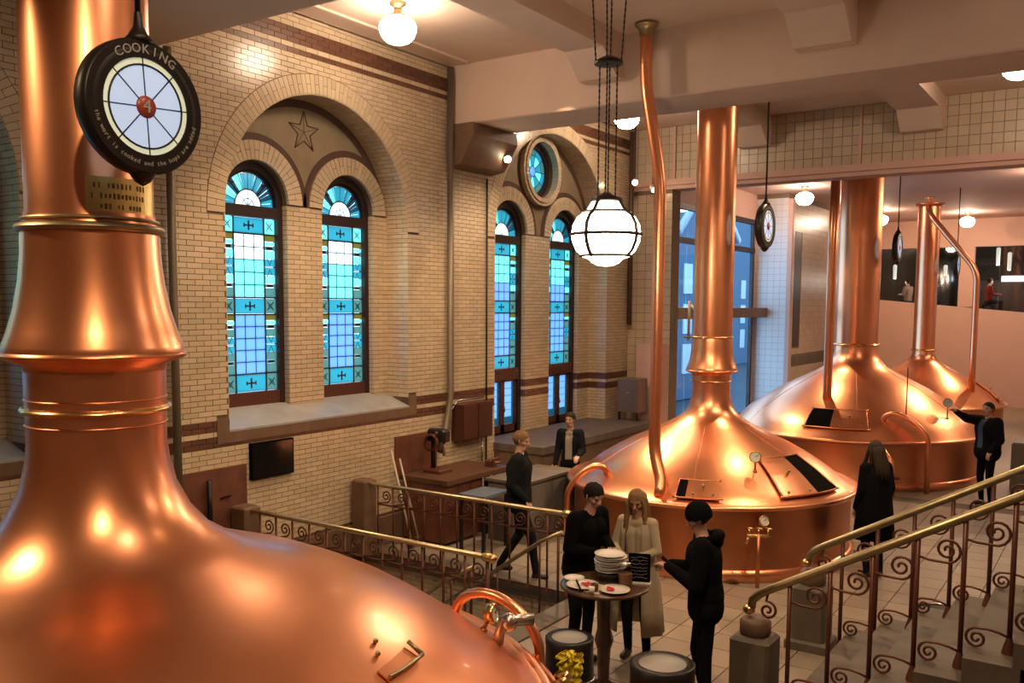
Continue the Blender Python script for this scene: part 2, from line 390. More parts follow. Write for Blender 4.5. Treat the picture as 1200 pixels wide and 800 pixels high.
def ring(c, s, ri, ro, x0, x1, single, name='arch_brick', full=False, split=True):
    span = 2 * pi if full else pi
    n = int(span * (ri + ro) / 2 / .072); da = span / n; g = .006 / ri
    mid = (ri + ro) / 2
    if single:
        me = []
        m_ = MB(); voussoir(m_, 0, 0, ri + .003, ro - .003, -da / 2 + g / 2, da / 2 - g / 2, 0, x1 - x0); me.append(m_.mesh(name, BRICK))
        m_ = MB(); voussoir(m_, 0, 0, ri + .003, mid - .003, -da / 2 + g / 2, da / 2 - g / 2, 0, x1 - x0); voussoir(m_, 0, 0, mid + .003, ro - .003, -da / 2 + g / 2, da / 2 - g / 2, 0, x1 - x0); me.append(m_.mesh(name, BRICK))
        for k in range(n): inst(name, me[k % 2], wall, (x0, c, s), (da * (k + .5), 0, 0))
    else:
        for k in range(n):
            a = da * (k + .5)
            if k % 2 or not split: voussoir(stuff, c, s, ri + .003, ro - .003, a - da / 2 + g / 2, a + da / 2 - g / 2, x0, x1)
            else:
                voussoir(stuff, c, s, ri + .003, mid - .003, a - da / 2 + g / 2, a + da / 2 - g / 2, x0, x1)
                voussoir(stuff, c, s, mid + .003, ro - .003, a - da / 2 + g / 2, a + da / 2 - g / 2, x0, x1)
for bi, b in enumerate(BAYS):
    ring(b['c'], b['s'], b['r'], b['r'] + .24, WX - .012, WX + .004, bi > 0)
    for sg in (-1, 1): ring(b['c'] + sg * b['off'], b['ss'], b['h'], b['ro'], P1 - .012, P1 + .03, bi > 0)
    # tympanum: plaster field with dark borders
    c, r, s = b['c'], b['r'], b['s']; t = MB(); n = 60
    def lowz(y):
        z = s
        for sg in (-1, 1):
            cc = c + sg * b['off']; d_ = abs(y - cc)
            if d_ < b['ro']: z = max(z, b['ss'] + math.sqrt(b['ro'] ** 2 - d_ * d_))
            else: z = max(z, b['ss'])
        return z
    ys = [c - r * cos(pi * i / n) for i in range(n + 1)]
    hole = (lambda y: math.sqrt(max(0, .62 ** 2 - (y - c) ** 2))) if b['door'] else (lambda y: 0)
    for ya, yb in zip(ys, ys[1:]):
        la, lb = lowz(ya), lowz(yb); ha, hb = arc(c, r, s)(ya), arc(c, r, s)(yb)
        if ha <= la and hb <= lb: continue
        ha, hb = max(ha, la), max(hb, lb); segs_ = [(la, lb, ha, hb)]
        if b['door']:
            da_, db_ = hole(ya), hole(yb)
            if da_ > 0 or db_ > 0: segs_ = [(la, lb, max(la, 5.83 - da_), max(lb, 5.83 - db_)), (5.83 + da_, 5.83 + db_, max(ha, 5.83 + da_), max(hb, 5.83 + db_))]
        for (p, q, u, v_) in segs_:
            vs = [(x, y, z) for x in (P1 - .012, P1) for y, z in ((ya, p), (yb, q), (yb, v_), (ya, u))]
            t.add(vs, [(0, 1, 2, 3), (7, 6, 5, 4), (0, 4, 5, 1), (1, 5, 6, 2), (2, 6, 7, 3), (3, 7, 4, 0)])
    t.build('tympanum', TYMP, wall)
    t = MB()
    voussoir_n = 40
    for k in range(voussoir_n):
        if s + r * sin(pi * (k + .5) / voussoir_n) < b['ss'] + .02: continue
        voussoir(t, c, s, r - .11, r - .011, pi * k / voussoir_n, pi * (k + 1) / voussoir_n, P1, P1 + .006)
    for sg in (-1, 1):
        for k in range(30):
            a0_, a1_ = pi * k / 30, pi * (k + 1) / 30; am = (a0_ + a1_) / 2; yy, zz = c + sg * b['off'] + (b['ro'] + .04) * cos(am), b['ss'] + (b['ro'] + .04) * sin(am)
            if (yy - c) * sg < -.0 or math.hypot(yy - c, zz - s) > r - .06: continue
            if b['door'] and math.hypot(yy - c, zz - 5.83) < .66: continue
            voussoir(t, c + sg * b['off'], b['ss'], b['ro'], b['ro'] + .09, a0_, a1_, P1, P1 + .008)
    t.build('tympanum_border', TYMPB, wall)
    if not b['door']:      # incised star
        t = MB(); pts = []
        for k in range(10):
            a = pi / 2 + k * pi / 5; q = .27 if k % 2 == 0 else .11; pts.append((P1 + .004, c + q * cos(a), 5.62 + q * sin(a)))
        for k in range(10): t.tube([pts[k], pts[(k + 1) % 10]], .008, 4)
        for k in range(0, 10, 2): t.tube([pts[k], (P1 + .004, c, 5.62)], .004, 4)
        t.build('star_relief', TYMPB, wall)
    else:
        ring(c, 5.83, .50, .58, P1 - .1, P1 + .12, False, full=True, split=False)
        ring(c, 5.83, .585, .64, P1 - .1, P1 + .10, False, full=True, split=False)
        t = MB()
        for k in range(48): voussoir(t, c, 5.83, .64, .70, 2 * pi * k / 48, 2 * pi * (k + 1) / 48, P1, P1 + .01)
        t.build('roundel_border', TYMPB, wall)
o = stuff.build('brick_courses', BRICK, wall); o['kind'] = 'stuff'
o = stuffb.build('brown_brick_bands', BRICKB, wall); o['kind'] = 'stuff'
# plinth and stone trims
MB().box(WX, WX + .05, Y0, 6.95, 0, .40).box(WX, WX + .05, 9.05, Y1, 0, .40).box(WX, WX + .05, 6.95, 9.05, -1.9, .40).build('baseboard_left', STONED, None, kind='structure', label='brown stone plinth along the foot of the brick wall')
for b in BAYS:
    c, r = b['c'], b['r']
    if not b['door']:
        m_ = MB(); m_.box(WX - .02, WX + .008, c - r - .17, c + r + .17, 1.775, 1.905)
        m_.box(WX - .02, WX + .006, c - r - .17, c - r, 1.905, 2.07).box(WX - .02, WX + .006, c + r, c + r + .17, 1.905, 2.07); m_.build('sill_stone', STONED, wall)
        m_ = MB(); vs = [(WX + .010, c - r, 1.9), (WX + .010, c + r, 1.9), (P2, c + r, 2.12), (P2, c - r, 2.12), (WX + .010, c - r, 1.925), (WX + .010, c + r, 1.925), (P2, c + r, 2.135), (P2, c - r, 2.135)]
        m_.add(vs, [(0, 1, 2, 3), (4, 7, 6, 5), (0, 4, 5, 1), (1, 5, 6, 2), (2, 6, 7, 3), (3, 7, 4, 0)]); m_.build('window_sill', SILLM, wall)
    else:
        m_ = MB(); m_.box(WX, -7.62, c - r - .02, c + r + .3, 1.0, 1.12); m_.box(P2 - .1, WX, c - r, c + r, .96, 1.12); m_.build('stone_landing', STONE, wall)
        m_ = MB(); m_.box(P2 - .1, -7.68, c - r, c + r + .28, -.1, 1.0); m_.build('landing_front', STONED, wall)
# --- windows
def make_window(idx, c, b, door):
    h = .44 if not door else .47; W_ = h - .02; s = b['ss'] - .08; zb = b['base'] if not door else 1.12
    root = empty(('door_%d' if door else 'window_%d') % idx, (P2, c, zb)); tag(root, None, kind='structure')
    root['label'] = ('tall stained glass double door with arched fanlight' if door else 'arched stained glass window in a dark red frame')
    H = s - zb; X0 = 0
    fr = MB(); hw = b['h']
    zt = H - .0
    gb = (2.28 - zb) if not door else (2.27 - zb)      # bottom of fixed glass
    # stiles
    for sg in (-1, 1): fr.box(-.03, .07, sg * hw if sg < 0 else W_, sg * W_ if sg < 0 else hw, 0, H)
    n = 24
    for k in range(n): voussoir(fr, 0, H + .07, W_ - .01, hw, pi * k / n, pi * (k + 1) / n, -.03, .07)
    for k in range(n): voussoir(fr, 0, H + .045, W_ - .025, W_ + .02, pi * k / n, pi * (k + 1) / n, -.03, .02)
    for sg in (-1, 1): fr.box(-.03, .07, sg * hw if sg < 0 else W_ - .01, sg * (W_ - .01) if sg < 0 else hw, H - .01, H + .075)
    fr.build('window_frame', FRAMEW, root)
    MB().box(-.03, .085, -W_, W_, H - .11 if True else 0, H + .03).build('transom', FRAMEW, root)
    if not door: MB().box(-.03, .06, -W_, W_, 0, gb).build('bottom_rail', FRAMER, root)
    else: MB().box(-.03, .08, -W_, W_, 2.07 - zb, gb).build('bottom_rail', FRAMER, root)
    # fanlight
    zc = H + .03; Ro = W_ - .01; Ri = Ro * .5
    vals = [G_CYAN, G_AQUA, G_CYAN, G_TEAL, G_AQUA, G_CYAN, G_GREEN, G_CYAN, G_AQUA, G_CYAN]
    nn = 10
    for k in range(nn):
        m_ = MB(); a0_, a1_ = pi * k / nn, pi * (k + 1) / nn; am = (a0_ + a1_) / 2
        for (p, q) in ((a0_, am), (am, a1_)): voussoir(m_, 0, zc, Ri + .008, Ro - .004, p + .012, q - (.012 if q == a1_ else 0), -.004, .004)
        m_.build('pane', vals[(k * 3) % 10] if k not in (2, 7) else G_TEAL, root)
    nn = 4
    for k in range(nn):
        m_ = MB(); a0_ = pi * k / nn
        for j in range(3): voussoir(m_, 0, zc, .002, Ri - .006, a0_ + pi / nn * j / 3 + .006, a0_ + pi / nn * (j + 1) / 3 - (.006 if j == 2 else 0), -.004, .004)
        m_.build('pane', G_WHITE, root)
    le = MB(); le.tube([(0, Ri * cos(a), zc + Ri * sin(a)) for a in [pi * k / 16 for k in range(17)]], .010, 5)
    le.tube([(0, Ri * .45 * cos(a), zc + Ri * .45 * sin(a)) for a in [pi * k / 10 for k in range(11)]], .005, 4)
    for a in (pi * .25, pi * .75, pi * .1, pi * .9, pi * .5, pi * .38, pi * .62): le.tube([(0, Ri * cos(a), zc + Ri * sin(a)), (0, Ro * cos(a), zc + Ro * sin(a))], .012 if a in (pi * .25, pi * .75) else .006, 5)
    for a in (pi * .27, pi * .73): le.box(-.008, .012, Ro * .88 * cos(a) - .03, Ro * .88 * cos(a) + .03, zc + Ro * .88 * sin(a) - .012, zc + Ro * .88 * sin(a) + .012)
    for k in range(1, 4): a = pi * k / 4; le.tube([(0, 0, zc), (0, Ri * cos(a), zc + Ri * sin(a))], .005, 4)
    # main light
    gt = H - .11; T = gt - gb
    def zz(f): return gt - T * f
    bw = W_ * .43
    def rect(y0, y1, z0, z1, m, nm='pane', th=.004): MB().box(-th, th, y0, y1, z0, z1).build(nm, m, root)
    upm, lom = (G_AQUA, G_BLUE)
    if True:
        for (f0, f1, nrow_, mm) in ((.095, .455, 5, None), (.555, .895, 5, None)):
            for ri_ in range(nrow_):
                za, zb_ = zz(f0 + (f1 - f0) * (ri_ + 1) / nrow_), zz(f0 + (f1 - f0) * ri_ / nrow_)
                if door: m = G_BLUE if f0 > .3 or ri_ > 2 else G_AQUA
                else: m = (G_WHITE if ri_ < 2 else G_AQUA) if f0 < .3 else G_BLUE  # row colours carry the white-to-blue change of the light outside
                for ci in range(3):
                    wd = (2 * (W_ - bw)) / 3; ya = -(W_ - bw) + wd * ci; rect(ya + .004, ya + wd - .004, za + .004, zb_ - .004, m)
        for f0, f1 in ((0, .09), (.46, .55), (.90, 1)):
            ya = W_ - bw
            rect(-ya + .006, ya - .006, zz(f1) + .005, zz(f0) - .005, G_CYAN)
            zc2, hh = (zz(f0) + zz(f1)) / 2, (zz(f0) - zz(f1)) / 2
            m_ = MB(); m_.box(.004, .010, -.07, .07, zc2 - .010, zc2 + .010).box(.004, .010, -.011, .011, zc2 - hh * .6, zc2 + hh * .6)
            for sg in (-1, 1): m_.box(.004, .010, sg * .07 - .008, sg * .07 + .008, zc2 - .025, zc2 + .025)
            m_.build('cross_motif', LEAD, root)
            for sg in (-1, 1):
                y0, y1 = sorted((sg * ya, sg * W_)); rect(y0 + .006, y1 - .006, zz(f1) + .005, zz(f0) - .005, G_GREEN if f0 else G_AQUA)
                ym = (y0 + y1) / 2; q = .05; m_ = MB()
                for d1, d2 in (((-q, -q), (q, q)), ((-q, q), (q, -q))): m_.tube([(.006, ym + d1[0], zc2 + d1[1]), (.006, ym + d2[0], zc2 + d2[1])], .006, 4)
                m_.tube([(.006, ym + .03 * cos(a), zc2 + .03 * sin(a)) for a in [2 * pi * k / 8 for k in range(8)]], .004, 4, closed=True)
                m_.build('rosette_motif', MATS['teal_glass'], root)
        for f0, f1 in ((.095, .455), (.555, .895)):
            L = f1 - f0
            for sg in (-1, 1):
                y0, y1 = sorted((sg * (W_ - bw), sg * W_)); y0 += .006; y1 -= .006; ym = (y0 + y1) / 2
                seq = [(.00, .10, G_GOLD), (.10, .17, G_AQUA), (.17, .24, G_DARK), (.24, .38, G_AQUA if f0 < .3 else G_GREEN), (.38, .50, G_CYAN), (.515, .64, G_CYAN), (.64, .78, G_AQUA if f0 < .3 else G_GREEN), (.78, .84, G_DARK), (.84, 1, G_GREEN)]
                for (p, q, m) in seq:
                    if m is G_DARK:
                        rect(y0 + .035, y1 - .035, zz(f0 + L * q) + .012, zz(f0 + L * p) - .012, G_DARK, th=.006); m = G_GREEN
                    rect(y0, y1, zz(f0 + L * q) + .003, zz(f0 + L * p) - .003, m)
                le.box(-.006, .008, y0, y1, zz(f0 + L * .515), zz(f0 + L * .50))
                for (zq, dq) in ((zz(f0 + L * .36), 1), (zz(f0 + L * .66), -1)):
                    le.tube([(.005, ym - .045, zq), (.005, ym, zq - dq * .09), (.005, ym + .045, zq)], .005, 4)
        # cames and bars
        for sg in (-1, 1): le.box(-.012, .014, sg * (W_ - bw) - .008, sg * (W_ - bw) + .008, gb, gt)
        for f in (.092, .457, .553, .897): le.box(-.012, .014, -W_, W_, zz(f) - .009, zz(f) + .009)
        for f0, f1 in ((.095, .455), (.555, .895)):
            for k in range(1, 5): le.box(-.01, .01, -(W_ - bw), W_ - bw, zz(f0 + (f1 - f0) * k / 5) - .004, zz(f0 + (f1 - f0) * k / 5) + .004)
            for k in (1, 2): yq = -(W_ - bw) + 2 * (W_ - bw) * k / 3; le.box(-.008, .008, yq - .003, yq + .003, zz(f1), zz(f0))
    le.build('lead_cames', LEAD, root)
    if door:    # double leaves below
        top = 2.07 - zb
        for sg in (-1, 1):
            y0, y1 = sorted((0, sg * W_)); m_ = MB(); m_.box(-.03, .04, y0, y0 + .06, 0, top).box(-.03, .04, y1 - .06, y1, 0, top).box(-.03, .04, y0, y1, 0, .14).box(-.03, .04, y0, y1, top - .04, top)
            lf = m_.build('door_leaf', FRAMER, root)
            rows = 6; a, c2 = y0 + .06, y1 - .06
            for k in range(rows):
                za, zb_ = .14 + (top - .18) * k / rows, .14 + (top - .18) * (k + 1) / rows
                for j, (p, q) in enumerate(((a, a + .055), (a + .06, c2 - .06), (c2 - .055, c2))):
                    MB().box(-.004, .004, p, q - .003, za + .004, zb_ - .004).build('pane', (G_TEAL if (j != 1 or k == 0) else G_BLUE), lf)
            if sg > 0:
                hd = MB(); hd.tube([(.04, y0 + .02, top * .5), (.075, y0 + .02, top * .5), (.075, y0 + .02, top * .5 - .1)], .010, 6); hd.build('door_handle', BRASS, lf)
    return root
for bi, b in enumerate(BAYS):
    for k, sg in enumerate((-1, 1)): make_window(bi * 2 + k + 1, b['c'] + sg * b['off'], b, b['door'])
# round window of the far bay
b = BAYS[2]; rw = empty('window_7', (P2 + .02, b['c'], 5.83)); tag(rw, 'round stained glass window above the double doors', kind='structure')
m_ = MB()
for k in range(32): voussoir(m_, 0, 0, .41, .50, 2 * pi * k / 32, 2 * pi * (k + 1) / 32, -.06, .05)
m_.build('window_frame', FRAMEW, rw)
for k in range(10):
    m_ = MB(); a = 2 * pi * k / 10
    for j in range(3): voussoir(m_, 0, 0, .10, .29, a + .03 + .19 * j, a + .03 + .19 * (j + 1), -.004, .004)
    m_.build('pane', G_AQUA if k % 2 else G_CYAN, rw)
    m_ = MB()
    for j in range(3): voussoir(m_, 0, 0, .30, .40, a + .02 + .196 * j, a + .02 + .196 * (j + 1), -.004, .004)
    m_.build('pane', G_CYAN if k % 2 else G_GREEN, rw)
m_ = MB(); m_.lathe([(.001, -.004), (.09, -.004), (.09, .004), (.001, .004)], n=16, axis='x'); m_.build('pane', G_BLUE, rw)
m_ = MB()
for q in (.095, .295, .405): m_.tube([(0, q * cos(2 * pi * k / 28), q * sin(2 * pi * k / 28)) for k in range(28)], .008, 4, closed=True)
for k in range(10): a = 2 * pi * k / 10; m_.tube([(0, .095 * cos(a), .095 * sin(a)), (0, .405 * cos(a), .405 * sin(a))], .008, 4)
m_.build('lead_cames', LEAD, rw)

# --- ceiling and beams
cl = empty('ceiling'); tag(cl, 'cream plaster ceiling', kind='structure')
MB().box(-9.4, 6, -4, 17.4, CEIL, CEIL + .2).build('ceiling_slab', PLASTER, cl)
MB().box(-9.4, 6, 17.4, 35.4, 6.45, 6.65).build('far_ceiling_slab', PINK, cl)
for n_, (ya, yb) in enumerate(((5.0, 6.0), (11.0, 12.0))):
    m_ = MB(); m_.prism([(ya, CEIL), (ya, 6.10), (ya + .02, 6.08), (yb - .02, 6.08), (yb, 6.10), (yb, CEIL)], lambda u, v, d: (WX + d, u, v), 14.5)
    m_.build('ceiling_beam', PLASTER, None, kind='structure', label='broad cream plastered cross beam with a pink underside' if n_ else 'nearest broad plastered cross beam')
for (xa, xb) in ((-6.25, -5.68), (-3.38, -2.72), (-.4, .26)):
    for (ya, yb) in ((6, 11), (12, 17)):
        m_ = MB(); prof = [(ya, CEIL), (ya, 6.38), (ya + .22, 6.38), (ya + .6, 6.68), (yb - .6, 6.68), (yb - .22, 6.38), (yb, 6.38), (yb, CEIL)]
        m_.prism(prof, (lambda xa: (lambda u, v, d: (xa + d, u, v)))(xa), xb - xa)
        m_.build('ceiling_joist', PLASTER, None, kind='structure', label='short plastered beam along the hall with splayed ends')
m_ = MB().box(-8.25, -8.19, 6.2, 10.9, CEIL - .03, CEIL); m_.build('trim_1', PLASTER, None, kind='structure', label='thin raised strip on the ceiling near the brick wall')
# tiled lintel wall at y = 17
lw = empty('wall_lintel'); tag(lw, 'square tiled wall band over the opening to the far hall', kind='structure')
MB().box(WX, 6, 17.0, 17.4, 5.9, CEIL).build('wall_body', GROUT, lw)
MB().box(WX, 6, 16.93, 17.45, 5.80, 5.92).box(WX, 6, 16.97, 17.4, 5.72, 5.80).build('lintel_trim', PINK, lw)
MB().box(WX - .4, -7.66, 17.0, 17.4, -.1, 5.72).build('pier_body', GROUT, lw)
TS = .171
tm = MB().box(-TS / 2 + .005, TS / 2 - .005, -.012, 0, -TS / 2 + .005, TS / 2 - .005).mesh('tile', TILE)
cnt = 0; tst = MB()
for i in range(6):
    for j in range(47):
        x = -7.55 + j * TS; z = 5.92 + (i + .5) * TS
        if x > .3: continue
        inst('tile', tm, lw, (x, 17.0, z)); cnt += 1
for i in range(33):
    for j in range(5):
        x = WX + (j + .5) * .19; z = (i + .5) * TS
        tst.box(x - .09, x + .09, 16.988, 17.0, z - TS / 2 + .005, z + TS / 2 - .005)
for i in range(6):
    for j in range(6): x = WX + (j + .5) * TS; z = 5.92 + (i + .5) * TS; tst.box(x - .081, x + .081, 16.988, 17.0, z - .081, z + .081)
MB().box(-4.10, -4.05, 16.975, 17.0, 5.92, CEIL).box(-7.65, -7.60, 16.975, 17.0, 5.92, CEIL).build('vertical_strip', PINK, lw)
tst.build('tile_courses', TILE, lw, kind='stuff')
# corbel under the beam
m_ = MB(); m_.prism([(WX, 6.08), (-8.12, 6.08), (-8.10, 5.90), (-8.35, 5.5), (WX, 5.46)], lambda u, v, d: (u, 10.93 + d, v), 1.15)
m_.build('trim_2', STONED, None, kind='structure', label='dark brown stone corbel carrying the cross beam')
# --- floor
fl = empty('floor'); tag(fl, 'stone tiled brewhouse floor', kind='structure')
m_ = MB(); m_.box(-9, 6, -4, 6.95, -.3, -.012).box(-9, 6, 9.0, 36, -.3, -.012).box(-5.15, 6, 6.95, 9.0, -.3, -.012); m_.build('floor_bed', SUBFL, fl)
FT = .42; ft = MB().bbox((0, 0, -.006), (FT - .01, FT - .01, .012)).mesh('floor_tile', FLOORM)
cells = []
for i in range(-22, 15):
    for j in range(8, 48):
        x, y = (i + .5) * FT, (j + .5) * FT
        if y > 17: continue
        if x < -5.2 + .05 and 6.7 < y < 9.2: continue
        if math.hypot(x + 4.86, y - 12.25) < 1.8 or math.hypot(x + 4.43, y - 2.65) < 2.1 or x < WX: continue
        vis = (-5.2 < x < -1.6 and 6 < y < 11)
        cells.append((0 if vis else 1, math.hypot(x, y), x, y))
cells.sort(); rest = MB()
for k, (_, _, x, y) in enumerate(cells):
    if k < 300: inst('floor_tile', ft, fl, (x, y, 0))
    else: rest.bbox((x, y, -.006), (FT - .01, FT - .01, .012))
o = rest.build('floor_tiles', FLOORM, fl, kind='stuff')
MB().box(-9, 6, 17.22, 36, -.012, 0).build('far_floor', FLOORM, fl)
# stair well
well = empty('stairwell'); tag(well, 'sunken stairwell lined with cream glazed bricks', kind='structure')
MB().box(WX, -5.15, 9.0, 9.2, -2.2, -.02).box(WX, -5.15, 6.75, 6.95, -2.2, -.02).box(-5.15, -4.95, 6.95, 9.0, -2.2, -.02).box(WX, -5.15, 6.95, 9.0, -2.3, -2.1).build('well_body', MORTAR, well)
st2 = MB(); fb2 = MB()
rowfill(st2, fb2, lambda u, v, d: (u, 9.0 - d, v - 3.1), WX, -5.15, 1.0, 3.0, .01)
rowfill(st2, fb2, lambda u, v, d: (u, 6.95 + d, v - 3.1), WX, -5.15, 1.0, 3.0, .01)
st2.build('well_bricks', BRICK, well, kind='stuff')
MB().box(WX + .02, -4.9, 8.93, 9.25, -.08, .03).box(WX + .02, -4.9, 6.72, 7.02, -.08, .03).box(-5.18, -4.9, 6.72, 9.25, -.08, .02).build('well_coping', STONE, well)
for k in range(10):
    x1 = -5.2 - k * .30; MB().box(x1 - .30, x1, 6.97, 8.98, -.19 * (k + 1) - .25, -.19 * (k + 1)).build('step', STONE, well)
# --- far hall
hall = empty('wall_far_left'); tag(hall, 'left wall of the far hall with tall blue windows', kind='structure')
XW = -8.6
MB().box(XW - .08, XW, 17.4, 18.3, 0, 6.45).box(XW - .08, XW, 24.55, 24.7, 0, 6.45).box(XW - .08, XW, 18.3, 24.55, 5.75, 6.45).box(XW - .08, XW, 18.3, 24.55, 0, .4).build('wall_body', PINK, hall)
MB().box(XW - .08, -7.72, 24.7, 35, 0, 6.45).build('pier_body', GROUT, hall)
WT = mat('white_wall_tile', (.75, .72, .70), .25); tst = MB(); tst2 = MB()
for i in range(37):
    for j in range(5):
        x = XW + (j + .5) * .177; z = (i + .5) * TS; tst.box(x - .086, x + .086, 24.688, 24.7, z - .083, z + .083)
tst.build('tile_courses', WT, hall, kind='stuff')
for i in range(37):
    for j in range(59):
        y = 24.8 + (j + .5) * TS; z = (i + .5) * TS
        if 25.35 < y < 25.95 and 2.3 < z < 5.55: continue
        if 1.75 < z < 1.98 and y > 25.3: continue
        tst2.box(-7.72, -7.708, y - .083, y + .083, z - .083, z + .083)
tst2.build('tile_courses', TILE, hall, kind='stuff')
MB().box(-7.72, -7.70, 25.3, 35, 1.76, 1.98).build('grey_band', STONE, hall)
MB().box(-7.73, -7.712, 25.35, 25.95, 2.28, 5.55).build('dark_slot', BLACK, hall)
MB().box(-7.72, -7.60, 24.68, 24.82, 0, 6.3).build('corner_trim', PINK, hall)
fw_ = empty('window_8', (XW, 21.4, 0)); tag(fw_, 'tall dark framed window looking out on blue dusk buildings', kind='structure')
m_ = MB()
for yy in (-3.1, .2, 3.02): m_.box(-.06, .03, yy, yy + .11, .4, 5.75)
m_.build('mullion', FRAMEW, fw_)
m_ = MB()
for zz_ in (.4, 4.85, 5.62): m_.box(-.06, .04, -3.1, 3.15, zz_, zz_ + .13)
m_.build('transom', FRAMEW, fw_)
MB().box(-.05, .38, -3.1, 3.3, 3.10, 3.36).build('tie_beam', STONED, fw_)
for k, yy in enumerate((-3.0, -1.4, .3, 1.65)):
    for (za, zb_) in ((.53, 3.08), (3.38, 4.85), (4.98, 5.62)): MB().box(-.02, -.01, yy + .01, yy + (1.59, 1.58, 1.34, 1.36)[k], za, zb_).build('pane', CLEAR, fw_)
# far end wall
fe = empty('wall_far'); tag(fe, 'pink end wall of the far hall with a long dark interior window', kind='structure')
m_ = MB()
vs = [(x, y, z) for y in (35, 35.3) for x, z in ((-8, 0), (6, 0), (6, 2.45), (-8, 3.70))]
m_.add(vs, [(0, 1, 2, 3), (7, 6, 5, 4), (0, 4, 5, 1), (1, 5, 6, 2), (2, 6, 7, 3), (3, 7, 4, 0)])
m_.box(-8, 6, 35, 35.3, 5.5, 6.45).box(-8, -7.62, 35, 35.3, 3.5, 5.5); m_.box(-4.92, -4.46, 35.002, 35.298, 3.42, 5.5); m_.build('wall_body', PINK, fe)
MB().box(-7.62, -4.92, 35.12, 35.14, 3.2, 5.5).box(-4.46, 5, 35.12, 35.14, 2.2, 5.5).build('interior_glazing', CLEARD, fe)
DARKW = mat('dark_bar_wall', (.035, .028, .022), .7)
MB().box(-8.5, 6, 39.5, 39.7, 2, 6.2).box(-8.5, 6, 35.3, 39.5, 2.6, 2.85).box(-8.5, 6, 35.3, 39.5, 6.0, 6.2).box(-8.7, -8.5, 35.3, 39.5, 2, 6.2).build('bar_room', DARKW, fe)
# right and back walls (behind the camera, only seen in reflections)
tag(MB().box(4.5, 4.7, -4, 36, 0, CEIL).build('wall_right', PLASTER), 'plain plastered side wall', kind='structure')
tag(MB().box(-9, 4.7, -4.2, -4, 0, CEIL).build('wall_back', PLASTER), 'plain plastered wall behind the viewer', kind='structure')
tag(MB().box(-9.0, WX - .0, -4, Y0, 0, CEIL).build('wall_left_near', BRICK), 'near end of the brick wall', kind='structure')
tag(MB().box(-90, -9.6, 17, 130, -2.3, -2.05).build('street', mat('wet_asphalt', (.03, .04, .05), .4)), 'dark street ground outside the tall window', kind='structure')
# buildings outside the far window
for k, (x, y, wd, h) in enumerate(((-24, 39, 9, 8.5), (-21, 52, 9, 9.5), (-27, 66, 12, 14), (-30, 86, 24, 13))):
    bd = empty('house', (x, y, -2)); tag(bd, ['blue-lit gabled house outside, left part of the tall window', 'taller blue-lit gabled house outside the tall window', 'gabled house set back behind the nearer two, outside the tall window', 'farthest and widest gabled house outside, right part of the tall window'][k], 'house', 'houses outside the tall window')
    m_ = MB(); m_.prism([(-wd / 2, 0), (wd / 2, 0), (wd / 2, h), (0, h + wd * .4), (-wd / 2, h)], lambda u, v, d: (-d, u, v), 6); m_.build('wall', mat('slate_blue_facade', (.045, .095, .15), .8), bd)
    m_ = MB().tube([(.1, -wd / 2 - .2, h), (.1, 0, h + wd * .4 + .1), (.1, wd / 2 + .2, h)], .22, 4); m_.build('gable_trim', mat('white_paint', (.42, .48, .55), .6), bd)
    for i in range(3):
        for j in range(3): MB().box(0, .08, -wd / 2 + .8 + i * wd / 3.2, -wd / 2 + 2.0 + i * wd / 3.2, 1.5 + j * 2.3, 3.2 + j * 2.3).build('window', mat('white_paint', (.42, .48, .55), .6), bd)

# ================================================================== KETTLES
KP = {
 1: dict(c=(-4.41, 2.665), pr=[(.30, 7.0), (.302, 3.86), (.326, 3.76), (.330, 3.64), (.345, 3.50), (.372, 3.36), (.405, 3.25), (.432, 3.18), (.44, 3.145), (.432, 3.115), (.345, 3.085), (.338, 3.05), (.336, 2.78), (.336, 2.68), (.348, 2.58), (.38, 2.45), (.45, 2.31), (.55, 2.19), (.72, 2.08), (.95, 2.0), (1.22, 1.91), (1.45, 1.81), (1.66, 1.7), (1.82, 1.6), (1.97, 1.5), (2.10, 1.4), (2.22, 1.3), (2.32, 1.23)], rim=(2.43, 1.2), z0=.3, body=2.36),
 2: dict(c=(-4.86, 12.25), pr=[(.275, 6.9), (.275, 2.95), (.285, 2.9), (.29, 2.78), (.315, 2.62), (.345, 2.54), (.36, 2.5), (.355, 2.47), (.285, 2.45), (.27, 2.42), (.268, 2.2), (.28, 2.08), (.31, 1.98), (.36, 1.9), (.46, 1.81), (.64, 1.71), (.88, 1.59), (1.12, 1.48), (1.36, 1.35), (1.58, 1.21), (1.75, 1.08), (1.88, .98)], rim=(2.03, .93), z0=0, body=1.93),
 3: dict(c=(-4.65, 19.7), pr=[(.42, 6.4), (.42, 2.62), (.425, 2.52), (.45, 2.4), (.50, 2.3), (.62, 2.16), (.80, 2.05), (1.05, 1.93), (1.4, 1.75), (1.8, 1.5), (2.1, 1.29), (2.3, 1.1), (2.40, .97)], rim=(2.5, .9), z0=0, body=2.40),
 4: dict(c=(-4.4, 25.9), pr=[(.27, 6.06), (.27, 2.28), (.28, 2.18), (.31, 2.08), (.42, 1.97), (.68, 1.81), (1.05, 1.61), (1.38, 1.41), (1.65, 1.22), (1.86, 1.02)], rim=(2.03, .92), z0=0, body=1.93)}
KLAB = {1: 'huge copper brew kettle in the foreground with brass plate on its chimney', 2: 'copper brew kettle behind the group at the round table', 3: 'larger copper brew kettle behind the middle one, with plain chimney', 4: 'farthest copper brew kettle, with a slanting pipe from its chimney top'}
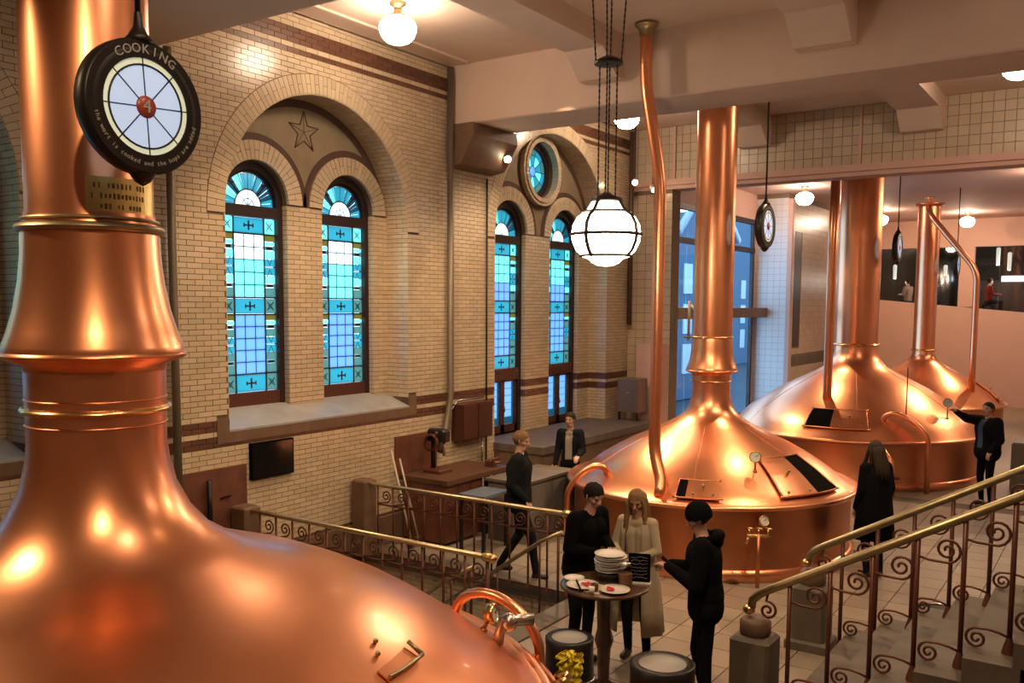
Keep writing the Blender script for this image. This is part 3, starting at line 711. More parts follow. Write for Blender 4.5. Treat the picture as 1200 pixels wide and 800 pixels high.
def dome_pt(k, ang, r, off=0):
    K = KP[k]; pr = K['pr']; a = R(ang)
    for (r0, z0), (r1, z1) in zip(pr, pr[1:]):
        if r0 <= r <= r1 and r > .44:
            t = (r - r0) / (r1 - r0); z = z0 + (z1 - z0) * t; n = V((z0 - z1, 0, r1 - r0)).normalized()
            p = V((r, 0, z)) + n * off
            return V((K['c'][0] + p.x * cos(a), K['c'][1] + p.x * sin(a), p.z))
    p = V((r, 0, K['rim'][1] + .03)); return V((K['c'][0] + p.x * cos(a), K['c'][1] + p.x * sin(a), p.z + off))
def patch(k, a0, a1, r0, r1, off, th=.01, na=8, nr=6):
    m_ = MB(); vs = []; fs = []
    for o_ in (off, off + th):
        for i in range(nr + 1):
            for j in range(na + 1): vs.append(dome_pt(k, a0 + (a1 - a0) * j / na, r0 + (r1 - r0) * i / nr, o_))
    S = (nr + 1) * (na + 1)
    for o_ in (0, S):
        for i in range(nr):
            for j in range(na): q = o_ + i * (na + 1) + j; fs.append((q, q + 1, q + na + 2, q + na + 1))
    bd = [j for j in range(na + 1)] + [i * (na + 1) + na for i in range(1, nr + 1)] + [nr * (na + 1) + j for j in range(na - 1, -1, -1)] + [i * (na + 1) for i in range(nr - 1, 0, -1)]
    for i in range(len(bd)): a, b_ = bd[i], bd[(i + 1) % len(bd)]; fs.append((a, b_, b_ + S, a + S))
    return m_.add(vs, fs, False)
def torus(mb, c, rr, z, t, n=96, m=8, sz=1):
    prof = [(rr + t * cos(2 * pi * i / m), z + t * sz * sin(2 * pi * i / m)) for i in range(m + 1)]
    return mb.lathe(prof, (c[0], c[1], 0), n)
ROOTS = {}
for k, K in KP.items():
    cx, cy = K['c']; root = empty('brew_kettle', (cx, cy, K['z0']), 0, KLAB[k], 'brew kettle'); ROOTS[k] = root
    L = lambda mb, nm, m: mb.build(nm, m, root)
    def loc(o): o.location = (-cx, -cy, -K['z0']); return o
    pr = K['pr']; split = next(i for i, p in enumerate(pr) if p[1] < pr[0][1] - .5) + (1 if k == 1 else 0)
    # chimney above the collar, collar / bell, dome
    di = next(i for i, p in enumerate(pr) if p[0] > K['rim'][0] * .17 + .02 and p[1] < 2.6 and i > split)
    n_ = 96 if k < 3 else 72
    o = loc(L(MB().lathe(pr[:split + 1], (cx, cy, 0), n_), 'chimney', COPPER))
    bi_ = 0
    if k in (1, 2):
        lip = next(i for i in range(split, len(pr) - 1) if pr[i + 1][0] < pr[i][0] - .05)
        loc(L(MB().lathe(pr[split:lip + 3], (cx, cy, 0), n_), 'bell_collar', COPPER)); base = lip + 2
    else: base = split
    loc(L(MB().lathe(pr[base:] + [(K['rim'][0] - .05, K['rim'][1] + .02)], (cx, cy, 0), n_ + 32), 'dome', COPPER))
    m_ = MB(); rr, rz = K['rim']
    m_.lathe([(rr - .06, rz + .02), (rr - .02, rz + .035), (rr, rz + .02), (rr + .01, rz), (rr, rz - .025), (rr - .04, rz - .03), (K['body'], rz - .05)], (cx, cy, 0), 128); loc(L(m_, 'rim', COPPER))
    zb = K['z0']; B = K['body']
    loc(L(MB().lathe([(B, rz - .04), (B, zb + .16), (B + .01, zb + .14)], (cx, cy, 0), 128), 'kettle_body', COPPERD))
    loc(L(MB().lathe([(B, zb + .15), (B + .03, zb + .14), (B + .05, zb + .10), (B + .06, zb), (B - .1, zb)], (cx, cy, 0), 128), 'base_ring', COPPER))
    # bands
    m_ = MB()
    if k == 1:
        torus(m_, (cx, cy), .334, 3.765, .022); torus(m_, (cx, cy), .318, 3.81, .010); loc(L(m_, 'band', BRASSD)); m_ = MB(); torus(m_, (cx, cy), .346, 2.855, .017); loc(L(m_, 'band', BRASS)); m_ = MB(); torus(m_, (cx, cy), .337, 2.91, .006); torus(m_, (cx, cy), .337, 2.78, .006); loc(L(m_, 'seam', COPPERD))
        m_ = MB(); torus(m_, (cx, cy), .425, 3.135, .022); loc(L(m_, 'collar_lip', COPPER))
    elif k == 2:
        torus(m_, (cx, cy), .285, 2.96, .014); loc(L(m_, 'band', BRASS)); m_ = MB(); torus(m_, (cx, cy), .277, 2.34, .013); loc(L(m_, 'band', BRASS))
        m_ = MB(); torus(m_, (cx, cy), .35, 2.485, .016); loc(L(m_, 'collar_lip', COPPER))
    else:
        q = pr[1][0]; torus(m_, (cx, cy), q + .02, pr[1][1], .026); loc(L(m_, 'band', BRASS))
    K['loc'] = loc
def kpart(k, mb, nm, m, label=None, parent=None):
    K = KP[k]; o = mb.build(nm, m, parent or ROOTS[k])
    if not parent: o.location = (-K['c'][0], -K['c'][1], -K['z0'])
    if label: o['label'] = label
    return o
# K4 cap
c4 = KP[4]['c']; kpart(4, MB().lathe([(.27, 6.0), (.36, 6.06), (.37, 6.09), (.001, 6.10)], (*c4, 0), 32).lathe([(.05, 6.09), (.06, 6.2), (.13, 6.26), (.001, 6.27)], (*c4, 0), 20), 'chimney_cap', COPPER)
# dome seams
for k in (2, 3):
    m_ = MB()
    for a in (-75, -15, 45, 105, 165, -135):
        m_.tube([dome_pt(k, a, KP[k]['rim'][0] * (.25 + .68 * i / 10), .002) for i in range(11)], .004, 4)
    kpart(k, m_, 'seam', COPPERD)
# K1: engraved brass plate on the chimney
def cyl_patch(c, r, a0, a1, z0, z1, th=.004, n=14):
    return MB().lathe([(r, z0), (r + th, z0), (r + th, z1), (r, z1), (r, z0)], (*c, 0), n, R(a0), R(a1), smooth=False)
c1 = KP[1]['c']; AC = math.degrees(math.atan2(0 - c1[1], 0 - c1[0]))
np_ = kpart(1, cyl_patch(c1, .303, AC - 4, AC + 70, 3.825, 4.005), 'name_plate', mat('yellow_brass_plate', (.80, .58, .20), .38, .8, noise=.1, nscale=12), 'engraved brass plate')
m_ = MB()
rg = random.Random(3)      # worn, unreadable engraved rows
for li, (n_l, sz) in enumerate(((13, .030), (15, .028), (11, .028))):
    z = 3.963 - li * .050
    for i in range(n_l):
        if rg.random() < .15: continue
        a = R(AC + 30) + (i - n_l / 2) * sz * .72 / .303; h = sz * rg.uniform(.6, 1); w_ = sz * rg.uniform(.1, .22) / .303
        m_.add([((c1[0] + q * cos(b_)), c1[1] + q * sin(b_), zz_) for q in (.306, .3085) for b_ in (a - w_, a + w_) for zz_ in (z - h / 2, z + h / 2)], [(0, 1, 3, 2), (4, 6, 7, 5), (0, 4, 5, 1), (2, 3, 7, 6), (0, 2, 6, 4), (1, 5, 7, 3)])
kpart(1, m_, 'plate_lettering', mat('engraved_dark_brass', (.16, .10, .04), .5, .6), parent=np_)['kind'] = 'stuff'
# hatches
def hatch(k, ad0, ad1, ap1, r0, r1, t=.016):
    kpart(k, patch(k, ad0, ad1, r0, r1, .012, .012), 'hatch_opening', BLACKP, 'dark open hatch')  # black patch on the dome stands for the shade inside the hatch
    hd_ = kpart(k, patch(k, ad1, ap1, r0, r1, .022, .014), 'hatch_door', COPPER)
    a0_, a1_ = min(ad0, ap1), max(ad0, ap1); m_ = MB()
    for r in (r0, r1): m_.tube([dome_pt(k, a0_ - 1 + (a1_ - a0_ + 2) * i / 10, r, .03) for i in range(11)], t, 6)
    m_.tube([dome_pt(k, ad0, r0 + (r1 - r0) * i / 6, .03) for i in range(7)], t * .8, 6); m_.tube([dome_pt(k, ap1, r0 + (r1 - r0) * i / 6, .03) for i in range(7)], t * .8, 6)
    kpart(k, m_, 'hatch_rail', COPPERD)
    m_ = MB(); rm = (r0 + r1) / 2; am = (ad1 + ap1) / 2
    m_.tube([dome_pt(k, am, rm, .03), dome_pt(k, am, rm, .09)], .014, 6).ball(dome_pt(k, am, rm, .10), .022, 8, 6)
    for q in (.2, .8): m_.ball(dome_pt(k, ad1 + (ap1 - ad1) * q, r1 - .05, .045), .018, 8, 6)
    kpart(k, m_, 'hatch_handle', BRASSD, parent=hd_)
hatch(2, -6, -21, -39, 1.27, 1.84); hatch(2, -81, -77, -64, 1.62, 1.86, .012); hatch(3, -99, -87, -70, 1.92, 2.30); hatch(4, 20, 10, -5, 1.3, 1.85, .02)
# gauges
def gauge(k, base, top, face, r=.075):
    d = (V(face)).normalized(); m_ = MB().tube([base, top], .014, 6).ball(base, .03, 8, 6); kpart(k, m_, 'gauge_stem', COPPERD)
    c = V(top); q = d.to_track_quat('Z', 'Y'); 
    def place(prof, m, nm, par=None):
        mm = MB().lathe(prof, n=20); mm.v = [tuple(c + q @ V(v)) for v in mm.v]; return kpart(k, mm, nm, m, parent=par)
    g = place([(.001, -.03), (r, -.03), (r, .03), (r * .88, .035), (r * .86, .022)], BRASS, 'gauge_case'); f = place([(.001, .024), (r * .86, .024)], WHITE, 'gauge_dial', g)
    mm = MB().tube([(0, 0, .027), (r * .5, r * .35, .027)], .004, 4); mm.v = [tuple(c + q @ V(v)) for v in mm.v]; kpart(k, mm, 'gauge_needle', BLACK, parent=g)
tocam = lambda p: V((0, 0, 3.4)) - V(p)
p = dome_pt(2, -45, 1.45); gauge(2, p, p + V((.02, -.06, .2)), tocam(p))
p = V((-3.46, 10.6, .80)); a_ = math.atan2(p.y - 12.25, p.x + 4.86); p = V((-4.86 + 2.06 * cos(a_), 12.25 + 2.06 * sin(a_), .80)); gauge(2, V((p.x - .15 * cos(a_), p.y - .15 * sin(a_), .7)), p, (cos(a_) + .3, sin(a_), .3), .07)
p = dome_pt(3, -24, 2.1); gauge(3, p, p + V((0, 0, .3)), tocam(p), .09)
p = dome_pt(1, 62, 2.24); gauge(1, p, p + V((.05, .02, .12)), (.9, .2, .1), .065)
# K2 taps
a_ = R(-52); tx, ty = -4.86 + 2.15 * cos(a_), 12.25 + 2.15 * sin(a_)
kpart(2, MB().tube([(tx, ty, 0), (tx, ty, .66)], .026, 8), 'standpipe', COPPERD)
m_ = MB(); m_.tube([(tx, ty, .6), (tx - .10, ty + .1, .66)], .02, 8)
for d_ in (-.12, 0, .12):
    m_.tube([(tx + d_ * .8, ty + d_ * .5, .64), (tx + d_ * .8, ty + d_ * .5, .72)], .014, 6); m_.tube([(tx + d_ * .8 - .05, ty + d_ * .5, .73), (tx + d_ * .8 + .05, ty + d_ * .5, .73)], .012, 6)
m_.tube([(tx - .12, ty - .08, .64), (tx + .12, ty + .08, .64)], .022, 8); m_.tube([(tx - .1, ty - .06, .64), (tx - .12, ty - .1, .54)], .018, 8)
kpart(2, m_, 'brass_taps', BRASS)
# hoops
def arc3(p0, p1, h, n=14):
    p0, p1 = V(p0), V(p1); return [p0.lerp(p1, (1 - cos(pi * i / n)) / 2) + V((0, 0, h * sin(pi * i / n))) for i in range(n + 1)]
P = [dome_pt(1, 72, 2.26, -.02)]; e = V((-3.02, 4.80, 1.15))
pts = [P[0], P[0] + V((.06, -.02, .13))]; pts = arc3(P[0], e, .27)
kpart(1, MB().tube([V((-3.02, 4.80, .3))] + list(reversed(pts)), .034, 12), 'hoop_pipe', COPPER)
pts = arc3((-6.20, 10.52, .78), dome_pt(2, 238, 1.70, -.03), .24); kpart(2, MB().tube([V((-6.20, 10.52, 0))] + pts, .045, 10), 'hoop_pipe', COPPER)
e0 = dome_pt(3, -62, 2.1, -.03); e1 = V((KP[3]['c'][0] + 2.62 * cos(R(-47)), KP[3]['c'][1] + 2.62 * sin(R(-47)), .9))
kpart(3, MB().tube([V((e1.x, e1.y, 0))] + list(reversed(arc3(e0, e1, .28))), .05, 10), 'hoop_pipe', COPPER)
e0 = V((KP[3]['c'][0] + 2.40 * cos(R(-66)), KP[3]['c'][1] + 2.40 * sin(R(-66)), .78)); e1 = e0 + V((.30, -.28, -.18))
kpart(3, MB().tube([e0, e0 + V((.12, -.12, .02)), e1, e1 + V((.03, -.03, -.25)), V((e1.x + .03, e1.y - .03, 0))], .045, 10), 'outlet_pipe', COPPER)
kpart(3, MB().lathe([(.03, 0), (.13, .02), (.13, .05), (.03, .07)], (e1.x + .03, e1.y - .03, .3), 16), 'hand_wheel', IRON)
p = dome_pt(3, -50, 2.05); kpart(3, MB().tube([p, p + V((0, 0, .95))], .012, 6), 'thin_rod', IRON)
# K1 hatch rail, valve
m_ = MB().tube([dome_pt(1, 21, 1.76 - .9 * i / 6, .035) if False else dome_pt(1, 23 - 2.2 * i, 1.74 - .005 * i, .03) for i in range(6)], .012, 6)
m_.tube([dome_pt(1, 23, 1.74, .03), dome_pt(1, 23.5, 1.66, .035)], .012, 6); kpart(1, m_, 'hatch_rail', BRASSD)
kpart(1, patch(1, 12, 22.5, 1.66, 1.73, .004, .010), 'hatch_rim', COPPERD)
m_ = MB()
for a_, r_ in ((19, 1.55), (16, 1.60)): m_.ball(dome_pt(1, a_, r_, .012), .014, 8, 6)
kpart(1, m_, 'rivet', BRASSD)
p = dome_pt(1, 56, 2.24, .0); m_ = MB().tube([p, p + V((.02, .02, .14)), p + V((.16, .16, .14))], .04, 10).ball(p + V((.05, .05, .13)), .06, 10, 8); kpart(1, m_, 'rim_valve', mat('pale_metal', (.62, .52, .46), .3, 1))
m_ = MB(); torus(m_, c1, 2.50, 1.13, .02, 128); kpart(1, m_, 'outer_rail', COPPER)
a_ = R(47); q = V((c1[0] + 2.5 * cos(a_), c1[1] + 2.5 * sin(a_), 1.17)); kpart(1, MB().tube([q, q + V((.08, .02, .04))], .025, 8).tube([q + V((.03, -.08, 0)), q + V((.11, -.06, .04))], .025, 8), 'brass_taps', BRASS)
MB().lathe([(2.7, 0), (2.7, .29), (.01, .3)], (*c1, 0), 96, smooth=False).build('kettle_plinth', STONED, None, kind='structure', label='low round plinth under the foreground kettle')

# ---- vertical copper pipes (things of their own)
def pipe(name, label, pts, r, m, n=14, cat='pipe', flange=None):
    root = empty(name, pts[-1], 0, label, cat); o = MB().tube([V(p) - V(pts[-1]) for p in pts], r, n).build('pipe_run', m, root)
    if flange:
        for (p, q) in flange:
            MB().lathe([(r, -.16), (r * 1.25, -.09), (q * .82, -.035), (q, -.03), (q, 0), (.001, 0)], (p[0] - pts[-1][0], p[1] - pts[-1][1], p[2] - pts[-1][2]), 20).build('flange', BRASSD, root)
    return root
def bend(pts, n=5, rad=.25):
    out = [V(pts[0])]
    for i in range(1, len(pts) - 1):
        a, b_, c = V(pts[i - 1]), V(pts[i]), V(pts[i + 1]); u = (a - b_).normalized(); w_ = (c - b_).normalized(); rr = min(rad, (a - b_).length / 2.2, (c - b_).length / 2.2)
        for k in range(n + 1): t = k / n; out.append((b_ + u * rr) * (1 - t) ** 2 + b_ * 2 * t * (1 - t) + (b_ + w_ * rr) * t * t)
    out.append(V(pts[-1])); return out
e = dome_pt(2, -88, 1.84, -.05)
pipe('copper_pipe', 'tall kinked copper pipe from the ceiling down to the middle kettle dome', bend([(-5.21, 10.68, 6.92), (-5.21, 10.68, 6.2), (-4.98, 10.68, 4.95), (-4.98, 10.66, 1.5), (e.x - .02, 10.55, 1.15), e]), .078, COPPER, flange=[((-5.21, 10.68, 6.94), .15)])
e = dome_pt(3, -95, 1.62, -.05)
pipe('copper_pipe', 'straight copper pipe standing on the larger kettle dome', [(e.x + .02, e.y, 6.38), (e.x, e.y, 4.5), (e.x, e.y, 1.75), e], .085, COPPER)
e = dome_pt(4, -30, 1.5, -.05)
pipe('copper_pipe', 'copper pipe slanting from the farthest chimney top down to its dome', bend([(-4.38, 25.62, 5.98), (-4.3, 25.4, 5.75), (e.x, e.y, 4.3), (e.x, e.y, 2.5), e], 5, .3), .075, COPPER)
pipe('drain_pipe', 'grey drainpipe on the brick wall beside the corbel', [(-8.5, 10.88, 6.9), (-8.5, 10.88, 2.0), (-8.46, 10.7, 1.5), (-8.4, 10.5, 1.2)], .05, PIPEG)
pipe('drain_pipe', 'grey drainpipe on the brick wall behind the foreground chimney', [(-8.5, 6.05, 6.08), (-8.5, 6.05, .1)], .045, PIPEG)
pipe('drain_pipe', 'brown drainpipe in the far corner of the brick wall', [(-8.5, 16.85, 6.9), (-8.5, 16.85, 3.0)], .05, mat('brown_pipe', (.09, .05, .035), .5))
pipe('cable', 'thin black cable running down the brick wall beside the double doors', [(-8.58, 11.93, 5.4), (-8.58, 11.93, .6)], .014, BLACK, 6, 'cable')

# ================================================================== SIGNS
DIAL = mat('backlit_blue_glass', (.5, .62, .75), .3, emit=(.36, .56, .90), es=.55)
DIALR = mat('backlit_cream_glass', (.6, .62, .5), .3, emit=(.72, .84, .60), es=.42)
HUB = mat('red_enamel', (.30, .05, .03), .35)
LETT = mat('pale_sign_lettering', (.36, .35, .30), .5)
def make_sign(loc, ztop, num, top, bottom, label):
    root = empty('kettle_sign', loc, 0, label, 'sign', 'round hanging kettle signs')
    MB().lathe([(.24, -.05), (.285, -.045), (.30, -.03), (.30, .03), (.285, .045), (.24, .05)], n=48, axis='x').build('sign_rim', BLACK, root)
    sf = MB().lathe([(.215, -.048), (.29, -.048)], n=48, axis='x').lathe([(.215, .048), (.29, .048)], n=48, axis='x').lathe([(.213, -.05), (.213, .05)], n=48, axis='x').build('sign_face', mat('dark_brown_sign_face', (.014, .010, .009), .5, spec=.2), root)
    for sx in (-1, 1):
        x = sx * .042
        MB().lathe([(.185, x), (.213, x)], n=48, axis='x').build('dial_ring', DIALR, root)
        for k in range(8):
            a = 2 * pi * k / 8 + .06; m_ = MB(); m_.lathe([(.002, x), (.183, x)], n=6, a0=a + .02, a1=a + 2 * pi / 8 - .02, axis='x'); m_.build('dial_pane', DIAL, root)
        m_ = MB(); m_.lathe([(.180, x - .001 * sx), (.180, x + .004 * sx), (.188, x + .004 * sx), (.188, x - .001 * sx)], n=40, axis='x')
        for k in range(8): a = 2 * pi * k / 8 + .06; m_.tube([(x, .04 * cos(a), .04 * sin(a)), (x, .213 * cos(a), .213 * sin(a))], .0035, 4)
        m_.build('dial_bars', BLACK, root)
        MB().lathe([(.001, x + sx * .008), (.046, x + sx * .008), (.05, x)], n=24, axis='x').build('hub', HUB, root); hub_ = COL.objects[-1] if False else bpy.data.objects[[o.name for o in root.children if o.name.startswith('hub')][-1]]
        if not num: continue
        m_ = MB(); vs, fs = glyph(num, .085); m_.add([(x + sx * (.010 + v[2]), sx * v[0], v[1]) for v in vs], fs); m_.build('numeral', LETT, hub_)
        m_ = MB(); n = len(top)
        for i, ch in enumerate(top):
            if ch == ' ': continue
            vs, fs = glyph(ch, .058); th = (i - (n - 1) / 2) * .185
            m_.add([(sx * .049 + sx * v[2], sx * (v[0] * cos(th) + (v[1] + .251) * sin(th)), -v[0] * sin(th) + (v[1] + .251) * cos(th)) for v in vs], fs)
        n = len(bottom)
        for i, ch in enumerate(bottom):
            if ch == ' ': continue
            vs, fs = glyph(ch, .030); th = (i - (n - 1) / 2) * .0665
            m_.add([(sx * .049 + sx * v[2], sx * (v[0] * cos(th) - (v[1] - .252) * sin(th)), v[0] * sin(th) + (v[1] - .252) * cos(th)) for v in vs], fs)
        m_.build('lettering', LETT, sf, kind='stuff')
    MB().lathe([(.016, .42), (.022, .36), (.045, .32), (.07, .292), (.001, .28)], n=12).build('top_finial', BLACK, root)
    MB().lathe([(.06, -.292), (.035, -.33), (.012, -.345), (.001, -.35)], n=12).build('bottom_finial', BLACK, root)
    MB().tube([(0, 0, .40), (0, 0, ztop - loc[2])], .013, 6).build('hanging_rod', BLACK, root)
    return root
make_sign((-3.76, 2.53, 4.28), CEIL, '4', 'COOKING', 'the wort is cooked and the hops are added', 'large round COOKING sign number 4 hanging in front of the foreground chimney')
make_sign((-4.16, 12.3, 4.49), CEIL, '', '', '', 'small round hanging sign beside the middle kettle chimney')
make_sign((-3.92, 19.7, 4.6), 6.45, '', '', '', 'narrow-looking round sign hanging to the right of the third chimney')
make_sign((-3.7, 25.9, 4.5), 6.45, '', '', '', 'farthest round hanging sign behind the slanting pipe')

# ================================================================== LAMPS
def globe_lamp(loc, label):
    root = empty('ceiling_lamp', loc, 0, label, 'ceiling lamp', 'round white ceiling lamps')
    MB().lathe([(.001, 0), (.10, 0), (.10, -.03), (.05, -.06), (.045, -.12), (.10, -.15), (.10, -.18), (.001, -.18)], n=24).build('lamp_holder', BRASSD, root)
    MB().lathe([(.10, -.17), (.15, -.19), (.205, -.235), (.222, -.29), (.215, -.34), (.19, -.40), (.14, -.45), (.08, -.475), (.001, -.48)], n=32).build('globe', GLOBE, root)
globe_lamp((-7.33, 8.37, CEIL), 'white globe lamp on the ceiling nearest the brick wall and its starred arch')
globe_lamp((-7.4, 14.45, CEIL), 'white globe lamp half hidden behind the cross beam beside the hanging chains')
globe_lamp((-1.38, 14.2, CEIL), 'white globe lamp at the right edge of the picture above the tiled band')
globe_lamp((-6.95, 23.5, 6.45), 'small white globe lamp on the ceiling of the far hall')
globe_lamp((1.6, 8.4, CEIL), 'white globe lamp on the ceiling above the staircase')
globe_lamp((-1.6, 3.0, CEIL), 'white globe lamp on the ceiling above the viewer')
globe_lamp((-1.5, 23.5, 6.45), 'added white globe lamp at the right of the far hall')  # extra lamp added to brighten the far hall
globe_lamp((-6.6, 30.5, 6.45), 'added white globe lamp at the end of the far hall')  # also added, lights the end of the far hall
for (x_, y_) in ((1.5, 23.5), (1.5, 30.5), (-4.4, 32.5)): globe_lamp((x_, y_, 6.45), 'added far hall globe lamp ' + {23.5: 'over the ramp', 30.5: 'right of the far glass', 32.5: 'nearest the end wall, behind the farthest chimney'}[y_])  # three more lamps added to lift the far hall's brightness
# big lantern
lt = empty('pendant_lantern', (-4.52, 8.4, 4.13), 0, 'big white glass lantern with black straps hanging on chains in mid hall', 'pendant lamp')
prof = [(.001, .345), (.15, .34), (.20, .26), (.235, .225), (.30, .18), (.345, .10), (.36, 0), (.35, -.07), (.31, -.16), (.25, -.225), (.18, -.25), (.14, -.29), (.07, -.32), (.001, -.325)]
MB().lathe(prof, n=48).build('glass_globe', BIGGLOBE, lt)
m_ = MB()
for (r_, z_, t) in ((.245, .228, .018), (.366, 0, .018), (.262, -.215, .018), (.155, .345, .018)): torus(m_, (0, 0), r_, z_, t, 48, 6)
m_.build('hoop_band', BLACK, lt)
for k in range(4):
    a = R(34.1 + 141 + 90 * k) ; pts = [(max(.0, r_ + .006) * cos(a), (r_ + .006) * sin(a), z_) for r_, z_ in prof[1:10]]
    MB().tube(pts, .021, 6).build('strap', BLACK, lt)
MB().lathe([(.16, .34), (.16, .37), (.08, .40), (.04, .43), (.001, .43)], n=24).build('top_cap', BLACK, lt)
MB().lathe([(.145, 1.72), (.15, 1.745), (.11, 1.77), (.05, 1.80), (.001, 1.81)], n=24).lathe([(.145, 1.72), (.001, 1.71)], n=24).build('spreader_disc', BLACK, lt)
for k in range(4):
    a = R(20 + 90 * k); n = 46
    MB().tube([(.09 * cos(a), .09 * sin(a), .38 + (1.34) * i / n) for i in range(n + 1)], [(.011 if i % 2 else .006) for i in range(n + 1)], 5).build('chain', BLACK, lt)
    n = 36
    MB().tube([((.13 + .07 * i / n) * cos(a), (.13 + .07 * i / n) * sin(a), 1.74 + 1.08 * i / n) for i in range(n + 1)], [(.011 if i % 2 else .006) for i in range(n + 1)], 5).build('chain', BLACK, lt)
sp = empty('ceiling_sprinkler', (-4.75, 14.3, CEIL), 0, 'small round detector on the ceiling before the tiled band', 'detector'); MB().lathe([(.001, 0), (.07, 0), (.07, -.03), (.03, -.05), (.02, -.09), (.001, -.09)], n=16).build('detector_body', BLACK, sp)
# track spotlights
def spotlamp(loc, d, label):
    root = empty('spotlight', loc, 0, label, 'spotlight', 'small white spotlights'); q = V(d).normalized().to_track_quat('-Z', 'Y')
    mm = MB().lathe([(.001, .10), (.035, .10), (.05, .06), (.06, -.06), (.055, -.06)], n=16); mm.v = [tuple(q @ V(v)) for v in mm.v]; mm.build('housing', mat('white_housing', (.6, .55, .48), .4), root)
    mm = MB().lathe([(.001, -.05), (.055, -.055)], n=16).ball((0, 0, -.05), .045, 10, 6); mm.v = [tuple(q @ V(v)) for v in mm.v]; mm.build('bulb', mat('lit_bulb', (1, .9, .7), .3, emit=(1, .8, .5), es=60), root)
    MB().tube([(0, 0, .08), (0, 0, (6.08 if loc[1] < 12 else 6.95) - loc[2])], .012, 6).build('stem', BLACK, root)
spotlamp((-8.2, 11.95, 5.70), (1, -1.4, -1), 'bright spotlight under the beam end beside the brown corbel')
spotlamp((-8.25, 16.5, 5.85), (1, -1.6, -.8), 'bright spotlight high in the far corner of the brick wall')
spotlamp((-7.95, 16.7, 5.72), (1, -.6, -.8), 'smaller spotlight to the right of the corner spotlight')


# ================================================================== RAILINGS AND STAIRS
def spiral(c, r0, turns, a0, sgn, plane, n=26, tail=None):
    pts = []
    for i in range(n + 1):
        t = i / n; r = r0 * (1 - .86 * t); a = a0 + sgn * 2 * pi * turns * t; u, v = r * cos(a), r * sin(a); pts.append((c[0] + u, c[1], c[2] + v))
    if tail: pts = [tuple(q) for q in tail] + pts
    return pts
def level_rail(name, label, x0, x1, y, step=.26, z=1.0):
    root = empty(name, (x0, y, 0), 0, label, 'railing'); L = x1 - x0
    MB().tube([(-.25, 0, z), (-.15, 0, z), (L, 0, z)], .027, 10).build('handrail', mat('worn_brass', (.55, .45, .26), .36, 1, noise=.1, nscale=8), root)
    MB().lathe([(.03, -.06), (.045, -.03), (.045, .03), (.03, .06), (.001, .065)], (L, 0, z), 12, axis='x').ball((L + .06, 0, z - .005), .045, 12, 8).build('rail_volute', BRASS, root)
    MB().box(0, L, -.008, .008, z - .27, z - .25).build('cross_bar', IRON, root); MB().box(0, L, -.01, .01, .06, .08).build('cross_bar', IRON, root)
    n = int(round(L / step)); st = L / n
    for k in range(n + 1):
        MB().tube([(k * st, 0, .02), (k * st, 0, z - .02)], .013 if k < n else .02, 6).lathe([(.035, .0), (.03, .03), (.014, .07)], (k * st, 0, .03), 8).build('baluster', IRON, root)
        if k < n:
            c = (k * st + st * .55, 0, z - .14); MB().tube(spiral(c, .085, 1.7, R(-100), 1, 'xz', tail=[(k * st, 0, z - .25), (k * st + st * .3, 0, z - .235)]), .010, 5).build('scroll', IRON, root)
    return root
level_rail('railing', 'brass topped iron railing beyond the sunken stairs, in front of the walking man', -8.15, -5.22, 8.86)
level_rail('railing', 'brass topped iron railing on the near side of the sunken stairs behind the big kettle', -8.15, -4.92, 6.87)
for y, lb in ((8.72, 'sloping handrail going down into the sunken stairs, far side'), (7.05, 'sloping handrail going down into the sunken stairs, near side')):
    root = empty('stair_handrail', (-5.2, y, 0), 0, lb, 'handrail')
    MB().tube([(0, 0, .82), (-.3, 0, .66), (-2.2, 0, -.70)], .024, 8).build('handrail', BRASSD, root)
    MB().tube([(-.05, 0, .8), (-.05, 0, .0)], .016, 6).build('baluster', IRON, root)
    for k in range(4): x = -.3 - k * .6; MB().tube([(x, 0, .66 - (k * .6) * .7158), (x, 0, -.3 - k * .4)], .013, 6).build('baluster', IRON, root)
SX0, TR, RI = -2.10, .32, .178
stz = empty('staircase', (SX0, 8.1, 0)); tag(stz, 'broad grey stone staircase rising to the right', kind='structure')
for k in range(10):
    x = SX0 + k * TR; MB().box(x - .03 - SX0, x + TR + .02 - SX0, -1.05, 1.15, RI * k if k else -.01, RI * (k + 1)).build('step', STONE, stz)
MB().prism([(.4, -.01), (3.2, -.01), (3.2, 1.6), (.5, .05)], lambda u, v, d: (u, -.98 + d, v), 2.0).build('stair_body', STONED, stz)
MB().box(3.2, 6.5, -1.05, 1.15, 1.6, 1.78).build('landing', STONE, stz)
